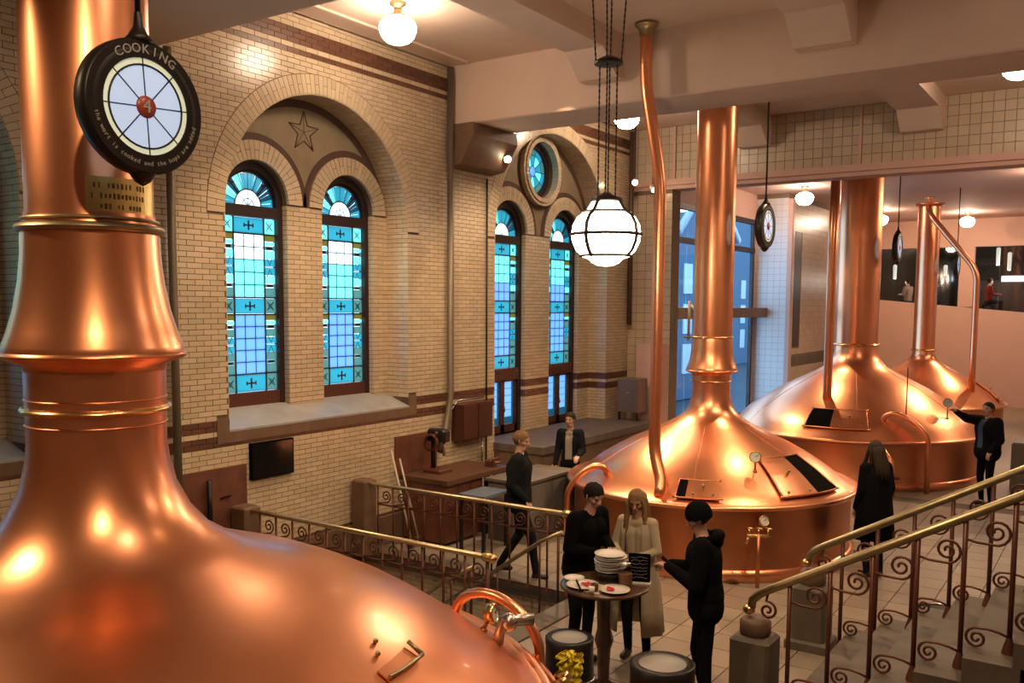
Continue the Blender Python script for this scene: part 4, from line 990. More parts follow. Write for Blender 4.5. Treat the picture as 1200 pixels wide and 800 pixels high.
def stair_rail(y, label):
    root = empty('stair_railing', (0, y, 0), 0, label, 'stair railing'); zr = lambda x: .985 + .565 * (x + 2.45)
    MB().tube([(-2.50, 0, .86), (-2.49, 0, .93), (-2.44, 0, .985), (-2.36, 0, zr(-2.36)), (.9, 0, zr(.9))], .036, 12).build('handrail', BRASSD, root)
    MB().ball((-2.52, 0, .84), .055, 12, 8, (1, 1, .8)).build('rail_volute', BRASS, root)
    MB().tube(spiral((-2.36, 0, .86), .08, 1.6, R(100), -1, 'xz', tail=[(-2.36, 0, zr(-2.36) - .02)]), .012, 5).build('scroll', IRON, root)
    xs = [-2.18 + .32 * k for k in range(10)]
    for k, x in enumerate(xs):
        zb = RI * max(0, int((x - SX0 + .03) / TR) + 1) if x > SX0 - .03 else 0
        MB().tube([(x, 0, zb), (x, 0, zr(x) - .02)], .019, 8).lathe([(.05, 0), (.045, .03), (.028, .09), (.02, .12)], (x, 0, zb), 10).build('baluster', IRON, root)
        if k < len(xs) - 1:
            x2 = x + .32; z2 = zr(x2)
            c = (x2 - .115, 0, z2 - .27); MB().tube(spiral(c, .098, 1.8, R(-80), 1, 'xz', tail=[(x, 0, z2 - .345), (x + .08, 0, z2 - .362), (x + .18, 0, z2 - .366)]), .011, 6).build('scroll', IRON, root)
            c = (x + .105, 0, zb + .25); MB().tube(spiral(c, .08, 1.8, R(80), 1, 'xz', tail=[(x2, 0, zb + .295), (x2 - .07, 0, zb + .32), (x + .18, 0, zb + .332)]), .011, 6).build('scroll', IRON, root)
    return root
stair_rail(7.33, 'near iron stair railing with scrolls and brass handrail'); stair_rail(9.02, 'far iron stair railing with scrolls, behind the nearer one')
for y, lb in ((7.33, 'stone newel post at the foot of the near stair railing'), (9.02, 'stone newel post at the foot of the far stair railing')):
    root = empty('newel_post', (-2.46, y, 0), 0, lb, 'newel post')
    MB().bbox((0, 0, .32), (.34, .34, .64), 0, .03).build('pedestal', STONE, root); MB().bbox((0, 0, .05), (.42, .42, .10), 0, .02).build('foot', STONE, root)
    MB().lathe([(.12, .64), (.13, .66), (.13, .75), (.10, .78), (.001, .785)], n=20).build('capital', STONED, root)
for y, nm in ((8.86, 'far'), (6.87, 'near')):
    tag(MB().bbox((-8.42, y + .02, .52), (.26, .24, 1.04), 0, .02).build('stone_pillar', STONED), 'brown stone pillar against the wall where the %s well railing ends' % nm, 'pillar')

# ================================================================== THINGS ALONG THE BRICK WALL
tv = empty('wall_screen', (-8.6, 7.43, 1.51), 0, 'black flat screen on the brick wall below the window sill', 'screen')
MB().box(0, .05, -.33, .33, -.22, .22).build('casing', BLACKP, tv); MB().box(.05, .053, -.315, .315, -.205, .205).build('glass', mat('black_screen_glass', (.008, .008, .009), .12), tv)
p = empty('rust_panel', (-8.6, 6.55, .4), 0, 'rust red metal panel on the wall behind the foreground kettle', 'panel')
MB().box(0, .04, -.5, .48, 0, 1.1).build('plate', RUST, p); MB().tube([(.1, -.1, .4), (.1, -.1, 1.0)], .03, 8).tube([(.05, .1, .75), (.16, .15, .8), (.05, .2, .75)], .012, 6).build('lever', BLACK, p)
p = empty('rust_panel', (-8.6, 10.15, .8), 0, 'rust red metal panel standing on the workbench by the drainpipe', 'panel'); MB().box(0, .03, -.45, .48, .15, .7).build('plate', RUST, p)
cb = empty('wall_cabinet', (-8.6, 11.42, 1.58), 0, 'small dark wooden wall cabinet with pale pipes beside it', 'cabinet')
MB().box(0, .22, -.40, .40, -.28, .28).build('carcass', FRAMER, cb)
for sg in (-1, 1): y0, y1 = sorted((sg * .015, sg * .38)); MB().box(.22, .235, y0, y1, -.26, .26).build('door', mat('dark_walnut', (.06, .022, .014), .35), cb)
MB().tube([(.05, -.46, -.1), (.05, -.46, .2), (.05, -.3, .33), (.05, .4, .33)], .015, 6).tube([(.05, .35, -.3), (.05, .35, -.85)], .015, 6).build('pipe', STEEL, cb)
for k, (a, b_, lb) in enumerate((((-8.50, 9.52, 1.35), (-8.12, 9.50, .03), 'pale broom handle leaning on the wall, left of the pair'), ((-8.50, 9.70, 1.2), (-8.14, 9.68, .03), 'thinner pale pole leaning on the wall, right of the pair'))):
    root = empty('broom', b_, 0, lb, 'broom'); q = V(a) - V(b_)
    MB().tube([(0, 0, .06), tuple(q)], .016 - .003 * k, 8).build('handle', mat('pale_wood', (.55, .45, .36), .5), root); MB().bbox((0, 0, .05), (.08, .12, .09), 0, .01).build('head', IRON, root)
bn = empty('workbench', (-8.1, 10.36, 0), 0, 'long wooden workbench against the brick wall beyond the well railing', 'workbench')
MB().box(-.45, .42, -.6, .95, .88, .95).build('bench_top', WOOD, bn)
for k in range(3): MB().box(-.4, .36, -.58 + k * .30, -.29 + k * .30, .05, .88).build('cupboard_panel', RUST, bn)
for (x, y) in ((.36, .88), (-.4, .88), (.36, .42)): MB().box(x - .03, x + .03, y - .03, y + .03, 0, .88).build('leg', BLACK, bn)
MB().tube([(.33, .62, .88), (.33, .88, .6)], .02, 6).build('brace', BLACK, bn)
dr = empty('bench_drill', (-8.25, 10.25, .95), 0, 'dark iron drilling machine on the workbench', 'machine')
MB().bbox((0, 0, .03), (.34, .3, .06), 0, .02).build('base', IRON, dr); MB().tube([(-.08, 0, .05), (-.08, 0, .62)], .035, 10).build('column', BLACK, dr)
MB().bbox((.02, 0, .55), (.34, .16, .18), 0, .03).build('head', BLACK, dr); MB().tube([(.12, 0, .5), (.12, 0, .25)], .02, 8).build('spindle', STEEL, dr); MB().tube([(.05, -.1, .52), (.2, -.28, .62)], .012, 6).ball((.2, -.28, .62), .03, 8, 6).build('feed_lever', IRON, dr)
MB().lathe([(.10, -.02), (.13, -.02), (.13, .02), (.10, .02)], (-.02, -.12, .45), 18, axis='y').build('hand_wheel', IRON, dr)
vs_ = empty('bench_vise', (-7.9, 11.1, .95), 0, 'small vise at the far end of the workbench', 'vise'); MB().bbox((0, 0, .05), (.12, .16, .1), 0, .01).build('body', IRON, vs_); MB().bbox((.1, 0, .09), (.04, .18, .1), 0, .01).build('jaw', IRON, vs_); MB().tube([(.14, -.09, .08), (.14, .09, .08)], .01, 6).build('handle', STEEL, vs_)
ct = empty('counter', (-7.22, 11.25, 0), 0, 'grey boxy counter between the middle kettle and the stone landing', 'counter')
GREYP = mat('grey_painted_board', (.20, .17, .145), .6, noise=.08)
MB().box(-.33, .33, -.7, .62, 0, .86).build('body', GREYP, ct); MB().box(-.36, .36, -.74, .66, .86, .90).build('top', STONE, ct); MB().box(.33, .34, -.6, -.08, .08, .80).box(.33, .34, .0, .55, .08, .80).build('door', GREYP, ct)
pw = empty('side_table', (-7.3, 10.1, 0), 0, 'small black table with a blue grey top beside the workbench', 'table')
MB().box(-.22, .22, -.3, .3, .76, .80).build('table_top', mat('blue_grey_laminate', (.16, .2, .26), .2), pw)
for sx in (-1, 1):
    for sy in (-1, 1): MB().box(sx * .19 - .02, sx * .19 + .02, sy * .27 - .02, sy * .27 + .02, 0, .76).build('leg', BLACK, pw)
bx = empty('electrical_box', (-8.12, 16.3, 1.28), 0, 'grey metal box on legs in the far corner of the brick wall', 'box')
MB().bbox((0, 0, .34), (.46, .42, .66), 0, .015).build('cabinet', mat('grey_metal', (.18, .14, .115), .45, .2), bx); MB().box(-.02, .06, -.215, -.21, .38, .41).build('label_plate', STEEL, bx)
for sx in (-1, 1): MB().box(sx * .2 - .02, sx * .2 + .02, -.18, -.14, -.16, .05).build('leg', BLACK, bx)
wc = empty('white_cabinet', (-7.95, 16.85, 0), 0, 'tall pale cabinet with dark slots on the tiled corner pier', 'cabinet')
MB().box(-.3, .28, -.14, .12, 0, 2.62).build('carcass', PINK, wc)
for k in range(3): MB().box(.08, .24, -.15, -.14, 2.42 - k * .16, 2.48 - k * .16).build('slot', BLACK, wc)
br = empty('wooden_bracket', (-7.5, 17.6, 3.0), 0, 'pale wooden bracket frame beside the middle kettle chimney', 'bracket')
MB().tube([(0, 0, -.3), (0, 0, .5)], .03, 4).tube([(0, 0, .45), (.45, 0, -.05)], .03, 4).tube([(-.1, 0, -.25), (.45, 0, -.22)], .03, 4).build('frame', mat('pale_wood', (.55, .45, .36), .5), br)

# ================================================================== ROUND TABLE AND WHAT IS ON IT
TZ = 1.0; TX, TY = -3.62, 6.80
tb = empty('round_table', (TX, TY, 0), 0, 'dark round standing table with plates, among three people', 'table')
MB().lathe([(.001, TZ - .035), (.36, TZ - .035), (.385, TZ - .025), (.385, TZ - .005), (.375, TZ), (.001, TZ)], n=48).build('table_top', WOODT, tb)
MB().lathe([(.001, TZ - .04), (.12, TZ - .04), (.07, TZ - .1), (.06, .6), (.085, .5), (.06, .42), (.05, .15), (.09, .06), (.001, .05)], n=20).build('pedestal', WOODT, tb)
for k in range(4): a = R(20 + 90 * k); MB().tube([(0, 0, .12), (.18 * cos(a), .18 * sin(a), .07), (.32 * cos(a), .32 * sin(a), .02)], [.035, .03, .02], 8).build('foot', WOODT, tb)
MB().box(-.10, .10, -.30, -.05, TZ, TZ + .002).build('paper_mat', mat('cream_paper', (.62, .52, .36), .8), tb)
def plate_mesh(r): return MB().lathe([(.001, .004), (r * .6, .004), (r * .75, .012), (r, .024), (r, .028), (r * .74, .017), (r * .6, .009), (.001, .009)], n=32)
def plate(loc, r, label, red=False, group=None):
    root = empty('plate', loc, 0, label, 'plate', group); plate_mesh(r).build('dish', WHITE, root); return root
def garnish(loc, label):
    root = empty('red_garnish', loc, 0, label, 'garnish'); rd = mat('red_petals', (.65, .03, .04), .5); rng = random.Random(loc[0])
    m_ = MB()
    for k in range(7): a = rng.uniform(0, 6.28); q = rng.uniform(0, .04); m_.ball((q * cos(a), q * sin(a), .012), .02, 7, 5, (1.3, .7, .5))
    return m_.build('petals', rd, root)
dirR = V((.828, .561)); dirF = V((-.561, .828))
def tp(r, f, z=0): return (TX + dirR.x * r + dirF.x * f, TY + dirR.y * r + dirF.y * f, TZ + z)
plate(tp(-.20, -.10), .14, 'white plate with red garnish at the left of the round table, upper one'); garnish(tp(-.17, -.09, .012), 'red garnish on the left white plate')
plate(tp(-.26, .09, .0), .09, 'small white plate at the far left edge of the round table'); plate(tp(.06, -.23), .13, 'white plate with red garnish in front of the glass jar'); garnish(tp(.03, -.23, .012), 'red garnish on the plate before the glass jar')
for k in range(9):
    plate(tp(.06 + .006 * ((k * 37) % 5 - 2), .12 + .005 * ((k * 53) % 5 - 2), .07 + .017 * k), .135 - (.012 if k == 0 else 0), 'pale plate in the tall stack, %s' % ['lowest of the stack', 'second from the bottom', 'third from the bottom', 'fourth from the bottom', 'in the middle', 'fourth from the top', 'third from the top', 'second from the top', 'topmost of the stack'][k], group='stack of pale plates on the round table')
stn = empty('plate_stand', tp(.06, .12), 0, 'low dark stand under the stack of plates', 'stand'); MB().lathe([(.11, 0), (.10, .03), (.12, .066), (.001, .068)], n=24).build('stand_body', BLACK, stn)
jr = empty('glass_jar', tp(.17, -.06), 0, 'glass jar filled with amber brown grain on the round table', 'jar')
MB().lathe([(.055, 0), (.058, .10), (.058, .11)], n=24).lathe([(.001, .002), (.055, .002)], n=24).lathe([(.001, .11), (.058, .11)], n=24).build('contents', mat('amber_grain', (.32, .14, .06), .6, noise=.2, nscale=60), jr)
MB().lathe([(.062, 0), (.062, .155), (.045, .17), (.045, .185)], n=24).build('glass', CLEARD, jr); MB().lathe([(.001, .205), (.048, .205), (.05, .18), (.046, .18)], n=24).build('lid', STEEL, jr)
sg_ = empty('menu_board', tp(.30, .02), R(34 - 12), 'small black standing board with pale scribbled lines on the round table', 'menu board')
MB().bbox((0, .0, .13), (.19, .016, .26), 0, .004).build('board', BLACKP, sg_); MB().bbox((0, 0, .006), (.2, .09, .012), 0, .003).build('foot', WHITE, sg_)
m_ = MB(); rng = random.Random(4)
for k in range(7):
    z = .23 - k * .03; x = -.075
    pts = []
    while x < .07: pts.append((x, -.010, z + rng.uniform(-.008, .008))); x += .012
    m_.tube(pts, .0018, 4)
m_.build('chalk_lines', LETT, sg_)
cu = empty('small_cup', tp(-.14, -.29), 0, 'small white cup at the front edge of the round table', 'cup'); MB().lathe([(.001, .0), (.022, 0), (.028, .06), (.025, .06), (.02, .006), (.001, .006)], n=18).build('cup_body', WHITE, cu)
gl = empty('small_glass', tp(-.11, -.22), 0, 'small tumbler of dark drink beside the white cup', 'glass'); MB().lathe([(.001, .0), (.03, 0), (.034, .065), (.001, .066)], n=18).build('tumbler', mat('dark_drink', (.10, .035, .02), .15), gl)
fk = empty('black_spoon', tp(-.24, -.16, .03), R(-20), 'long black spoon lying across the left plate', 'spoon'); MB().tube([(-.1, .06, .012), (.1, -.06, .0)], .008, 6).ball((.115, -.07, .0), .02, 8, 6, (1, 1, .4)).build('spoon_body', BLACKP, fk)
def drum(x, y, r, label):
    root = empty('black_drum', (x, y, 0), 0, label, 'drum'); MB().lathe([(r * .85, 0), (r * .98, .1), (r, .4), (r * .96, .66), (r * .98, .74), (r * .9, .75), (r * .70, .74)], n=36).build('drum_shell', BLACK, root)
    MB().lathe([(.001, .735), (r * .70, .735), (r * .72, .745)], n=36).build('white_disc', mat('grey_white_disc', (.42, .40, .37), .4), root); torus(mb := MB(), (0, 0), r * .99, .42, .012, 36, 6); mb.build('hoop', STEEL, root); return root
drum(-3.57, 6.12, .20, 'black drum with a white disc top and yellow cloth, below the round table')
drum(-2.73, 6.06, .25, 'black drum with a pale top at the bottom edge, right of the round table')
yc = empty('yellow_cloth', (-3.44, 5.89, .58), 0, 'crumpled yellow cloth hanging on the front of the black drum', 'cloth')
m_ = MB(); rng = random.Random(9)
gv = []; gf = []; N = 16
for i in range(N + 1):
    for j in range(N + 1):
        u, v = i / N - .5, j / N - .5; gv.append((u * .20 + .02 * sin(v * 21 + u * 9), .035 * sin(u * 26 + v * 7) + .02 * sin(v * 31), v * .24 + .02 * cos(u * 19)))
for i in range(N):
    for j in range(N): q = i * (N + 1) + j; gf.append((q, q + 1, q + N + 2, q + N + 1))
m_.add(gv, gf, True); m_.add([(a * .8 + .01, b_ + .03, c * .7 + .05) for a, b_, c in gv], gf, True)
m_.build('cloth_folds', mat('yellow_cloth_fabric', (.90, .72, .05), .8), yc)
bs = empty('steel_basin', (-1.45, 10.2, 0), 0, 'low black and steel round basin seen through the stair railing', 'basin'); MB().lathe([(.18, 0), (.28, .18), (.30, .2), (.28, .2), (.22, .12), (.001, .1)], n=28).build('bowl', BLACK, bs); torus(mb := MB(), (0, 0), .295, .205, .014, 32, 6); mb.build('rim', STEEL, bs)

# ================================================================== PEOPLE
SKIN = mat('skin', (.58, .34, .24), .5)
def capsule(mb, p0, r0, p1, r1, n=12):
    p0, p1 = V(p0), V(p1); d = p1 - p0; L = d.length
    if L < 1e-5: mb.ball(p0, r0, n, 8); return
    d.normalize(); pts = []; rs = []
    for k in range(4): t = pi / 2 * k / 4; pts.append(p0 - d * r0 * cos(t)); rs.append(max(r0 * sin(t), r0 * .08))
    pts += [p0, p1]; rs += [r0, r1]
    for k in range(3, -1, -1): t = pi / 2 * k / 4; pts.append(p1 + d * r1 * cos(t)); rs.append(max(r1 * sin(t), r1 * .08))
    mb.tube(pts, rs, n)
def person(label, loc, a, pose={}, cols={}, H=1.75, hair='short', hairc=(.03, .02, .015), coat=None, hood=False, female=False, vox=.011, look=(0, 0), group=None, lean=0, fem_skirt=None, seated=False):
    root = empty('person', loc, R(a), label, 'person', group); k = H / 1.75; J = dict(
        pelvis=(0, 0, .95), waist=(0, 0, 1.10), chest=(0, .0, 1.30), neck=(0, -.01, 1.47), head=(0, .02, 1.62),
        shR=(.175, 0, 1.41), shL=(-.175, 0, 1.41), elR=(.22, -.02, 1.13), elL=(-.22, -.02, 1.13), wrR=(.22, .08, .89), wrL=(-.22, .08, .89),
        hpR=(.085, 0, .90), hpL=(-.085, 0, .90), knR=(.10, .03, .50), knL=(-.10, .03, .50), anR=(.10, -.02, .09), anL=(-.10, -.02, .09))
    if female: J['shR'] = (.155, 0, 1.40); J['shL'] = (-.155, 0, 1.40)
    J.update(pose)
    if lean:
        for n_ in ('waist', 'chest', 'neck', 'head', 'shR', 'shL'):
            p_ = J[n_]; dz = p_[2] - .95; J[n_] = (p_[0], p_[1] + dz * math.sin(R(lean)), .95 + dz * math.cos(R(lean)))
    J = {n_: V(p_) * k for n_, p_ in J.items()}
    bones = []
    fat = cols.get('fat', 1.0); am = 1 + (fat - 1) * 1.0
    def B(lb, p0, r0, p1, r1): bones.append((lb, V(p0), r0 * k, V(p1), r1 * k))
    tw = .105 * fat if not female else .092
    for sg in (-1, 1):
        o_ = V((sg * .055 * k, 0, 0)); B('bottom', J['pelvis'] + o_, tw, J['pelvis'] + o_ * 1.1 - V((0, 0, .05)), tw)
        B('top', J['pelvis'] + o_ + V((0, 0, .04)), tw, J['waist'] + o_ * .8, tw * .92); B('top', J['waist'] + o_ * .8, tw * .92, J['chest'] + o_ * 1.1, tw * 1.02); B('top', J['chest'] + o_ * 1.1, tw * 1.02, (J['shR'] if sg > 0 else J['shL']) * .55 + J['chest'] * .45, .075)
    B('top', J['shR'], .062 * (1 + (fat - 1) * .4), J['shL'], .062 * (1 + (fat - 1) * .4)); B('skin', J['neck'] - V((0, 0, .05)), .055, J['head'] - V((0, 0, .06)), .050)
    for s_ in 'RL':
        sh, el, wr = J['sh' + s_], J['el' + s_], J['wr' + s_]; B('top', sh, .060 * am, el, .046 * am); B('top', el, .046 * am, wr, .034 * (1 + (am - 1) * .5))
        d = (wr - el).normalized(); d = (d + V((0, 0, -.25))).normalized() if s_ + 'up' not in cols else d
        side = V((1 if s_ == 'R' else -1, 0, 0)); w_ = d.cross(V((0, 1, 0))) if abs(d.y) < .7 else d.cross(V((0, 0, 1))); w_.normalize()
        pn = w_.cross(d).normalized(); 
        if pn.z > 0: pn = -pn
        hk = .052 * k; pc = wr + d * .02 * k
        for q in (-1, 1): B('skin', pc + w_ * .016 * k * q, .020, pc + w_ * .020 * k * q + d * .07 * k, .017)
        fr_ = .0105 if vox > .009 else .0092
        for i, ln in enumerate((.060, .072, .067, .052)):
            b0 = pc + d * .075 * k + w_ * (.030 - .020 * i) * k; m1 = b0 + (d * .75 + pn * .35).normalized() * ln * .55 * k; m2 = m1 + (d * .35 + pn * .8).normalized() * ln * .5 * k
            B('skin', b0, fr_, m1, fr_ * .95); B('skin', m1, fr_ * .95, m2, fr_ * .8)
        t0 = pc + w_ * .032 * k; t1 = t0 + (w_ * .8 + d * .6 + pn * .3).normalized() * .035 * k; t2 = t1 + (d * .9 + pn * .4).normalized() * .03 * k
        B('skin', t0, .013, t1, .012); B('skin', t1, .0115, t2, .009)
        hp, kn, an = J['hp' + s_], J['kn' + s_], J['an' + s_]; B('bottom', hp, .088 if not female else .082, kn, .060); B('bottom', kn, .060, an, .042)
        f_ = V((0, 1, 0)); B('shoe', an + V((0, -.01, -.045)) * k, .042, an + V((0, .12, -.055)) * k, .035)
    # head
    hm = Matrix.Translation(J['head']) @ Matrix.Rotation(R(look[0]), 4, 'Z') @ Matrix.Rotation(R(look[1]), 4, 'X')
    hp_ = lambda x, y, z: hm @ V((x * k, y * k, z * k))
    def HB(lb, p, q, r0, r1): bones.append((lb, hp_(*p), r0 * k, hp_(*q), r1 * k))
    HB('skin', (0, -.025, .03), (0, .015, .035), .078, .074); HB('skin', (0, .02, -.01), (0, .035, -.06), .064, .045); HB('skin', (-.018, .055, -.085), (.018, .055, -.085), .022, .022)
    HB('skin', (0, .088, .012), (0, .108, -.022), .008, .013); HB('skin', (-.012, .098, -.027), (.012, .098, -.027), .009, .009)
    for sg in (-1, 1): HB('skin', (sg * .078, -.002, .01), (sg * .074, 0, -.03), .013, .009); HB('skin', (sg * .015, .082, .028), (sg * .045, .072, .028), .010, .009); HB('skin', (sg * .035, .055, -.02), (sg * .045, .04, -.01), .025, .02)
    HB('lip', (-.016, .092, -.056), (.016, .092, -.056), .008, .008)
    mb = MB()
    for (_, p0, r0, p1, r1) in bones: capsule(mb, p0, r0, p1, r1)
    tmp = mb.build('tmp', SKIN); md = tmp.modifiers.new('r', 'REMESH'); md.mode = 'VOXEL'; md.voxel_size = vox; md2 = tmp.modifiers.new('s', 'SMOOTH'); md2.factor = .5; md2.iterations = 2
    dg = bpy.context.evaluated_depsgraph_get(); me = bpy.data.meshes.new_from_object(tmp.evaluated_get(dg)); bpy.data.objects.remove(tmp)
    me.name = 'body'; me.materials.clear()
    cset = {'skin': SKIN, 'top': mat('cloth_%02x%02x%02x' % tuple(int(c * 255) for c in cols.get('top', (.015, .015, .018))), cols.get('top', (.015, .015, .018)), .95, bump=.3, bscale=30, spec=.08), 'bottom': mat('cloth_%02x%02x%02x' % tuple(int(c * 255) for c in cols.get('bottom', (.012, .012, .016))), cols.get('bottom', (.012, .012, .016)), .95, bump=.3, bscale=30, spec=.08), 'shoe': mat('shoe_leather', (.02, .015, .012), .4), 'lip': mat('lip_skin', (.42, .16, .12), .5), 'front': mat('cloth_front_%d' % int(cols.get('front', (0, 0, 0))[2] * 1000), cols.get('front', (0, 0, 0)), .8)}
    names = list(cset); [me.materials.append(cset[n_]) for n_ in names]; mi = {n_: i for i, n_ in enumerate(names)}
    import numpy as np
    npoly = len(me.polygons); co = np.empty(len(me.vertices) * 3); me.vertices.foreach_get('co', co); co = co.reshape(-1, 3)
    best = np.full(len(co), 1e9); lab = np.zeros(len(co), int)
    for (lb, p0, r0, p1, r1) in bones:
        p0 = np.array(p0); d = np.array(p1) - p0; t = np.clip(((co - p0) @ d) / max(d @ d, 1e-9), 0, 1); dist = np.linalg.norm(co - p0 - t[:, None] * d, axis=1) - (r0 + (r1 - r0) * t)
        m = dist < best - 1e-4; best[m] = dist[m]; lab[m] = mi[lb]
    if 'front' in cols:
        m = (lab == mi['top']) & (abs(co[:, 0]) < .055) & (co[:, 1] > .05) & (co[:, 2] > .98 * k) & (co[:, 2] < 1.45 * k); lab[m] = mi['front']
    pl = [0] * npoly; ls = np.empty(npoly, int); me.polygons.foreach_get('loop_start', ls); vi = np.empty(len(me.loops), int); me.loops.foreach_get('vertex_index', vi)
    me.polygons.foreach_set('material_index', lab[vi[ls]]); me.polygons.foreach_set('use_smooth', [True] * npoly)
    body = bpy.data.objects.new('body', me); COL.objects.link(body); body.parent = root
    # eyes
    for sg in (-1, 1): MB().ball(hp_(sg * .031, .077, .010), .0088 * k, 10, 8).build('eye', mat('dark_eye', (.03, .02, .015), .2), body)
    hm_ = mat('hair_%02x%02x' % (int(hairc[0] * 255), int(hairc[2] * 255)), hairc, .7, noise=.25, nscale=40, spec=.2)
    rng = random.Random(int(loc[0] * 1000))
    def shell(keep, r, sc, name, m, rough=.0, off=(0, -.006, .028)):
        n, mm = 40, 24; vs = []; fs = []
        for i in range(mm + 1):
            for j in range(n):
                th = pi * i / mm; ph = 2 * pi * j / n; q = r * (1 + rough * math.sin(ph * 13 + th * 3) + rough * rng.uniform(-1, 1)); vs.append((sin(th) * cos(ph) * q * sc[0] + off[0], sin(th) * sin(ph) * q * sc[1] + off[1], cos(th) * q * sc[2] + off[2]))
        for i in range(mm):
            for j in range(n):
                f = (i * n + j, i * n + (j + 1) % n, (i + 1) * n + (j + 1) % n, (i + 1) * n + j); c = [sum(vs[x][y] for x in f) / 4 for y in range(3)]
                if keep(c): fs.append(f)
        mb_ = MB().add([hp_(*v) for v in vs], fs, True); return mb_.build(name, m, root)
    if hair in ('short', 'long', 'bun'):
        shell(lambda c: c[2] * .8 - c[1] * .62 > -.004 or (c[1] < -.015 and c[2] > -.055), .0925, (.93, 1.07, 1.03), 'hair', hm_, .035)
        if hair == 'long':
            m_ = MB()
            for i in range(16):
                ph = R(-20 - 140 * i / 15) if i % 2 else R(-28 - 130 * i / 15); x, y = .082 * cos(ph), .092 * sin(ph)
                x, y = .083 * cos(ph), -.01 + .09 * sin(ph)
                if i in (0, 15): y += .03
                m_.tube([hp_(x, y, .05), hp_(x * 1.08, y * 1.1, -.04), hp_(x * 1.15, y * 1.35 - .01, -.13), hp_(x * 1.15, y * 1.5 - .03, -.23 - .02 * (i % 3)), hp_(x * 1.0, y * 1.5 - .03, -.32 - .03 * (i % 3))], [.018, .022, .024, .018, .006], 7)
            for sg in (-1, 1):
                m_.tube([hp_(sg * .07, .04, .05), hp_(sg * .085, .045, -.03), hp_(sg * .092, .075, -.13), hp_(sg * .10, .125, -.23), hp_(sg * .09, .15, -.36)], [.014, .022, .026, .026, .008], 7)
            m_.build('long_hair', hm_, root)
        if hair == 'bun': MB().ball(hp_(0, -.10, .05), .035 * k, 12, 8).build('hair_bun', hm_, root)
    if hair == 'beanie': shell(lambda c: c[2] * .9 - c[1] * .25 > -.004, .101, (.95, 1.08, 1.12), 'beanie', mat('black_knit', (.007, .007, .008), .95, bump=.5, bscale=60, spec=.05), .004); shell(lambda c: c[1] < .0 and -.07 < c[2] < .02, .090, (.95, 1.06, 1.0), 'hair', hm_, .02)
    if hair == 'cap':
        shell(lambda c: c[2] * .9 - c[1] * .15 > .012, .099, (.95, 1.08, 1.05), 'cap', mat('black_cap', (.012, .012, .014), .8)); shell(lambda c: c[1] < .02 and -.07 < c[2] < .03, .092, (.93, 1.06, 1.0), 'hair', hm_, .02)
        MB().add([hp_(x, y, z) for z in (.052, .058) for x, y in ((-.065, .075), (-.05, .14), (0, .165), (.05, .14), (.065, .075))], [(0, 1, 2, 3, 4), (9, 8, 7, 6, 5)] + [(i, (i + 1) % 5, 5 + (i + 1) % 5, 5 + i) for i in range(5)]).build('cap_peak', mat('black_cap', (.012, .012, .014), .8), root)
    if coat:      # (material colour, sections [(z, rx, ry)], opening start/end angles)
        cc, secs, g0, g1 = coat; n = 44; vs = []; fs = []
        for inner in (0, 1):
            for si, (z, rx, ry) in enumerate(secs):
                for j in range(n + 1):
                    ph = R(g1 + (360 - (g1 - g0)) * j / n); fold = 1 + .035 * math.sin(ph * 9) * (1.5 - z); q = (1 - .04 * inner) * fold; vs.append((rx * cos(ph) * q * k, ry * sin(ph) * q * k + (0 if z < 1 else lean * .0175 * (z - .95)), z * k))
        S = len(secs) * (n + 1)
        for o_ in (0, S):
            for i in range(len(secs) - 1):
                for j in range(n): q = o_ + i * (n + 1) + j; fs.append((q, q + 1, q + n + 2, q + n + 1))
        for i in range(len(secs) - 1):
            for j in (0, n): q = i * (n + 1) + j; fs.append((q, q + n + 1, q + n + 1 + S, q + S))
        q = (len(secs) - 1) * (n + 1)
        for j in range(n): fs.append((j, j + 1, j + 1 + S, j + S)); fs.append((q + j, q + j + 1, q + j + 1 + S, q + j + S))
        MB().add(vs, fs, True).build('coat', mat('coat_%02x%02x' % (int(cc[0] * 255), int(cc[2] * 255)), cc, .95, bump=.3, bscale=25, spec=.08), root)
    if hood:
        m_ = MB(); c = J['neck']; pts = [c + V((.085 * cos(t) * k, (-.045 + .075 * sin(t)) * k, (.0 - .015 * sin(t)) * k)) for t in [R(-200 + 220 * i / 14) for i in range(15)]]
        m_.tube(pts, [.02 + .028 * math.sin(pi * i / 14) for i in range(15)], 10); m_.ball(c + V((0, -.12, -.02)) * k, .06 * k, 14, 10, (1.4, .6, 1.1)); m_.build('hood', cset['top'], root)
    return root
BLK = (.005, .005, .006)
person('man with short black hair and black jacket leaning over the left of the round table', (-4.16, 7.33, 0), -102, H=1.78, hair='short', hairc=(.012, .009, .008), lean=10, look=(0, -28), vox=.0085,
       pose=dict(elR=(.25, .08, 1.15), elL=(-.25, .06, 1.15), wrR=(.10, .30, 1.12), wrL=(-.08, .30, 1.14), knR=(.12, .05, .5), knL=(-.12, .0, .5)), cols=dict(top=BLK, bottom=(.010, .009, .010), fat=1.35))
person('long-haired woman in a cream cardigan coat and black leggings behind the round table', (-3.755, 7.72, 0), 182, H=1.68, hair='long', hairc=(.26, .15, .07), female=True, look=(10, -22), vox=.0085, lean=3,
       pose=dict(elR=(.23, .06, 1.14), elL=(-.23, .06, 1.14), wrR=(.07, .27, 1.12), wrL=(-.07, .27, 1.10)), cols=dict(top=(.52, .44, .30), bottom=(.010, .009, .010)),
       coat=((.42, .35, .25), [(1.40, .17, .105), (1.25, .19, .135), (1.05, .19, .14), (.85, .225, .17), (.55, .26, .20), (.30, .28, .215)], 60, 118))
